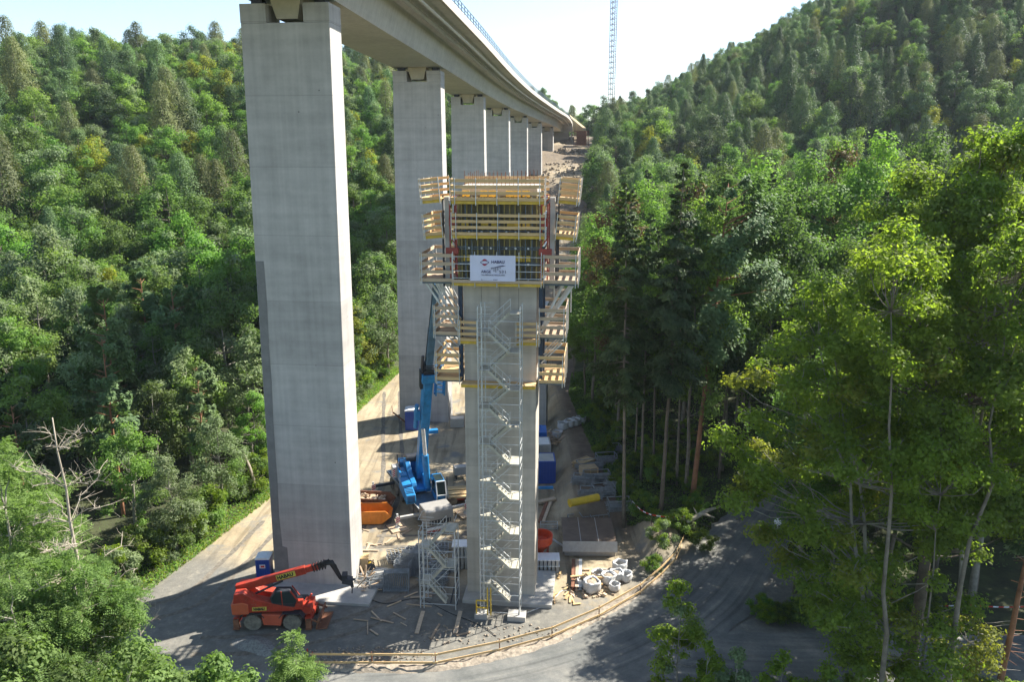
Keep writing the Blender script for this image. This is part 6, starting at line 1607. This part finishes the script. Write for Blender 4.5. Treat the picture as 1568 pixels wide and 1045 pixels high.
sapling(1490,940,42.0,'sapling with a flat leafy top right of the pale trunk',2.0,[L_yellow,L_maple],414,2600,cb=3.5)
sapling(1200,1000,40.5,'leafy sapling on the near road verge, first from the left under the yellowing branches',1.6,[L_maple,L_pale],420,4200)
sapling(1270,1020,39.5,'leafy sapling on the near road verge, the one in the middle below the leaning trunk',1.8,[L_maple,L_pale],421,4200)
sapling(1400,1005,40.5,'leafy sapling on the near road verge, the one at the foot of the dark trunk',1.5,[L_maple,L_pale],422,4200)
Rv = np.random.RandomState(61)
for i in range(34):
    xx = 11+i*0.75+Rv.uniform(-.4,.4); yy = (41.6 if xx < 20 else 42.6)+Rv.uniform(-1.6,0.9); inst(MBu[1 if i%3 else 0], xx, yy, Rv.uniform(0.35,0.75), Rv.uniform(0,6.28), None, 'leafy bush on the near verge of the road at the bottom right', 'bushes on the near road verge')
for i in range(22):
    xx = 18.6+i*0.62+Rv.uniform(-.4,.4); yy = 53.4+Rv.uniform(-0.7,1.4); inst(MBu[1], xx, yy, Rv.uniform(0.25,0.6), Rv.uniform(0,6.28), None, 'low bush on the shaded bank between the two roads', 'bushes between the two roads')
# --- near trees at the left: feathery locusts
def feathery(name, H, cr, cb, ncl, nfr, seed, label, lean=(0,0), mats=None, L=0.16, tr=None, flat=0.55, nlf=13, clr=0.26):
    """compound leaves: every frond is a row of small leaflets"""
    R = np.random.RandomState(seed); root = empty(name,(0,0,0),0,label,'tree'); mb = MB(); tr = tr or H*0.012+0.04
    P = limb(mb,(0,0,-.5),(lean[0],lean[1],H*0.85),tr,tr*0.2,R,0,9,7,0.01); V = []
    cz = (H+cb)/2; hz = (H-cb)/2
    for i in range(ncl):
        d = R.normal(size=3); d /= np.linalg.norm(d); rr = R.uniform(0.25,1)**0.5
        z = cz+d[2]*rr*hz; f = 1-0.35*max(0,d[2]*rr); x = d[0]*rr*cr*f+lean[0]*z/H; y = d[1]*rr*cr*f+lean[1]*z/H; r = cr*clr*R.uniform(0.7,1.3)
        q = min(P, key=lambda q: abs(q.z-(z-0.3*math.hypot(x-q.x,y-q.y)))); limb(mb,q,(x,y,z),tr*0.22,0.015,R,0.2,4,5)
        m = max(3,int(nfr/ncl)); dd = R.normal(size=(m,3)); dd /= np.linalg.norm(dd,axis=1,keepdims=True)
        c = np.array([x,y,z])+dd*(R.uniform(0.1,1,(m,1))**0.5)*np.array([r,r,r*flat])
        out = dd*np.array([1,1,0.2])+R.normal(size=(m,3))*0.4; out[:,2] -= 0.15; out /= np.linalg.norm(out,axis=1,keepdims=True)
        FL = R.uniform(0.35,0.6,(m,1)); side_ = np.cross(out,np.array([0,0,1.0])+R.normal(size=(m,3))*0.25); side_ /= np.linalg.norm(side_,axis=1,keepdims=True)
        nr = np.cross(side_,out)
        for k in range(nlf):
            u = (k//2+0.5)/(nlf//2+0.5); sg = 1 if k%2 else -1
            cc = c+out*FL*u*1.2-np.array([0,0,1])*FL*u*u*0.35+side_*sg*L*0.5*(1-0.3*u)
            V.append(leaf_quads(cc, np.full(m,L), np.full(m,L*0.42), nr+R.normal(size=(m,3))*0.25, R, tdir=side_*sg+out*0.3))
    mb.build('trunk', M_barkg, root, fixn=False, smooth=True); nq = sum(len(q) for q in V)//4; leaf_obj('crown', np.concatenate(V), mats or [L_locust,L_broad], root, None if mats else (R.rand(nq)<0.22).astype(int)); return root
LF = [(-26.5,39,700,-5,4.0,'large feathery light green tree at the left edge',500),(-20.5,36.5,835,105,3.3,'feathery light green tree right of the large one at the lower left',501),(-26,33.5,880,10,4.0,'feathery tree in the bottom left corner',502),
 (-16,34.0,990,265,3.2,'low feathery tree along the bottom edge left of the centre',503),(-29,45,650,-30,4.6,'feathery tree behind the large one at the left edge',504)]
for (X,Y,pyt,px,cr,lb,sd) in LF:
    p = at(px,pyt,Y); g = th(p.x,Y); H = p.z-g; o = feathery('locust_tree', H, cr, H*0.22, 46 if H>12 else 30, 5200 if H > 12 else 3200, sd, lb); place(o,p.x,Y,1.0,0.0,g)
for (px,pyt,Y,cr,lb,sd) in ((95,900,36,3.2,'leafy green tree low at the lower left',510),(330,1010,34,2.4,'leafy treetop at the bottom edge below the telehandler',511),(20,985,31,2.6,'leafy treetop in the bottom left corner',512),(190,1000,33,2.8,'bright leafy treetop at the bottom edge',513)):
    p = at(px,pyt,Y); g = th(p.x,Y); H = p.z-g; o = broadleaf('ash_tree', H, cr, H*0.3, 34, 11000, 0.24, sd, [L_locust,L_broad], bark=M_barkg, mixf=0.2, clr=0.3, label=lb); place(o,p.x,Y,1.0,0.0,g)
o = feathery('young_locust_tree', at(452,965,40.5).z, 1.15, 1.5, 20, 1100, 520, 'slender feathery sapling in front of the telehandler', mats=[L_locust], tr=0.06, clr=0.4); p = at(450,965,40.5); place(o,p.x,40.5,1,0,th(p.x,40.5))
# dead bare tree
def bare(name, H, spread, seed, label, lean, nb=38, tr=0.2, mat=M_bone):
    R = np.random.RandomState(seed); root = empty(name,(0,0,0),0,label,'tree'); mb = MB(); P = limb(mb,(0,0,-.5),(lean,0,H),tr,0.03,R,0,12,7,0.006)
    b2 = MB()
    for i in range(nb):
        u = 0.38+0.60*(i/nb); q = P[int(u*12)]; a_ = R.uniform(0,2*PI); l_ = spread*(1.15-u)*R.uniform(0.6,1.3)+0.5
        e = (q.x+l_*math.cos(a_), q.y+l_*math.sin(a_), q.z+l_*R.uniform(0.1,0.7)); PP = limb(b2,q,e,0.07*(1.2-u),0.018,R,-0.25,6,5)
        for k in range(7):
            s_ = PP[R.randint(1,7)]; d = R.normal(size=3); m = l_*0.35*R.uniform(.5,1.2)
            e2 = (s_.x+d[0]*m*.6+math.cos(a_)*m*.4, s_.y+d[1]*m*.6, s_.z+abs(d[2])*m*.5); P3 = limb(b2,s_,e2,0.022,0.009,R,-0.2,3,4)
            for j in range(2):
                d = R.normal(size=3); s3 = P3[2]; limb(b2,s3,(s3.x+d[0]*.4,s3.y+d[1]*.4,s3.z+abs(d[2])*.35),0.011,0.006,R,0,2,3)
    mb.build('trunk', mat, root, fixn=False, smooth=True); b2.build('branches', mat, root, fixn=False); return root
p = at(135,905,38); g = th(p.x,38); H_ = at(122,640,38).z-g; o = bare('dead_tree', H_, 4.0, 9, 'leafless dead tree with bare pale branches at the left', -0.6); place(o,p.x,38,1,0,g)
p = at(205,960,50); g = th(p.x,50); o = bare('dead_shrub', 4.2, 1.4, 11, 'small leafless shrub in the shade at the edge of the track', 0.2, 14, 0.05); place(o,p.x+0.3,50,1,0,g)
# fallen pale trunk and stump by the bend
mb = MB(); Rn = np.random.RandomState(3)
mb.path([gp(1052,800,2.2),gp(1066,792,2.5),gp(1084,782,2.6),gp(1104,776,2.5)],[0.16,0.22,0.17,0.06],8); mb.path([gp(1075,787,2.6),gp(1094,793,2.3)],[0.16,0.04],6); mb.path([gp(1068,790,2.6),gp(1062,778,3.2)],[0.10,0.03],5)
tag(mb.build('fallen_trunk', M_bone, fixn=False, smooth=True),'pale broken tree trunk lying over the bank at the road bend','fallen trunk')
mb = MB(); mb.path([gp(392,745,1.2),gp(382,715,3.4),gp(372,692,5.0)],[0.16,0.14,0.10],7); tag(mb.build('leaning_trunk', M_bone),'pale bare trunk leaning out of the bushes left of the tallest pier','trunk')
mb = MB(); q = gp(1188,835,0); mb.tube((q.x,q.y,0),(q.x,q.y,2.2),0.05,n=6); sg_ = mb.build('sign_post', M_galv); tag(sg_,'round pale sign on a thin post beside the side road, seen through the big tree','sign')
mb = MB(); mb.tube((q.x,q.y-0.06,2.3),(q.x,q.y-0.09,2.3),0.36,n=20); dd_ = mb.build('sign_disc', M_white, sg_)
# --- low ground cover
def cover(name, fn, n, L, mats, label, seed):
    R = np.random.RandomState(seed); P = fn(R, n); P[:,2] = TH(P[:,0],P[:,1])+R.uniform(0.02,0.35,len(P)); 
    nr = R.normal(size=(len(P),3))*0.6+np.array([0,0,0.7]); L_ = L*R.uniform(.6,1.5,len(P))
    o = leaf_obj(name, leaf_quads(P, L_, L_*0.4, nr, R), mats, None, (R.rand(len(P))<0.25).astype(int)); tag(o,label,'ground cover',kind='stuff')
def fl(R, n):
    y = R.uniform(45,125,n); x = left_edge(y)-R.exponential(2.2,n)+0.5; return np.stack([x,y,x*0],1)
cover('low_plants', fl, 26000, 0.22, [L_broad,L_yellow], 'low weeds and brambles edging the dirt track on the left', 1)
def fr_(R, n):
    y = R.uniform(61,118,n); x = right_edge(y)+R.exponential(5.0,n)-0.2; k = np.abs(x-np.interp(y,[49,56,64,73,84],[7,14.5,20,27,36])) > 4.4; return np.stack([x,y,x*0],1)[k|(y>86)]
cover('undergrowth', fr_, 34000, 0.24, [L_broad,L_spruce], 'dark undergrowth on the floor of the right forest', 2)
def fb(R, n):
    y = R.uniform(20,43,n); x = R.uniform(-60,60,n); k = y < np.interp(x,[-60,-34,-16,-4,7,18,60],[43,41.5,39.8,40.5,43.2,44.8,43.5])+R.normal(size=n)*0.5; return np.stack([x,y,x*0],1)[k]
cover('verge_plants', fb, 60000, 0.22, [L_broad,L_maple], 'green weeds on the near verge of the road', 3)
print('objects', len(bpy.data.objects), 'top', len([o for o in bpy.data.objects if not o.parent]))

# ------------------------------------------------------------------ air
hm = bpy.data.materials.new('haze_air'); hm.use_nodes = True; t = hm.node_tree; t.nodes.remove(t.nodes['Principled BSDF'])
pv = t.nodes.new('ShaderNodeVolumePrincipled'); pv.inputs['Color'].default_value = (0.80,0.90,1.0,1); pv.inputs['Density'].default_value = 0.00009; pv.inputs['Anisotropy'].default_value = 0.2
t.links.new(pv.outputs[0], t.nodes['Material Output'].inputs['Volume'])
mb = MB(); mb.box((40,350,88),(1400,1140,200)); hz = mb.build('haze', hm); hz['kind'] = 'stuff'; hz['label'] = 'thin bluish summer haze over the valley'
hz.visible_shadow = True
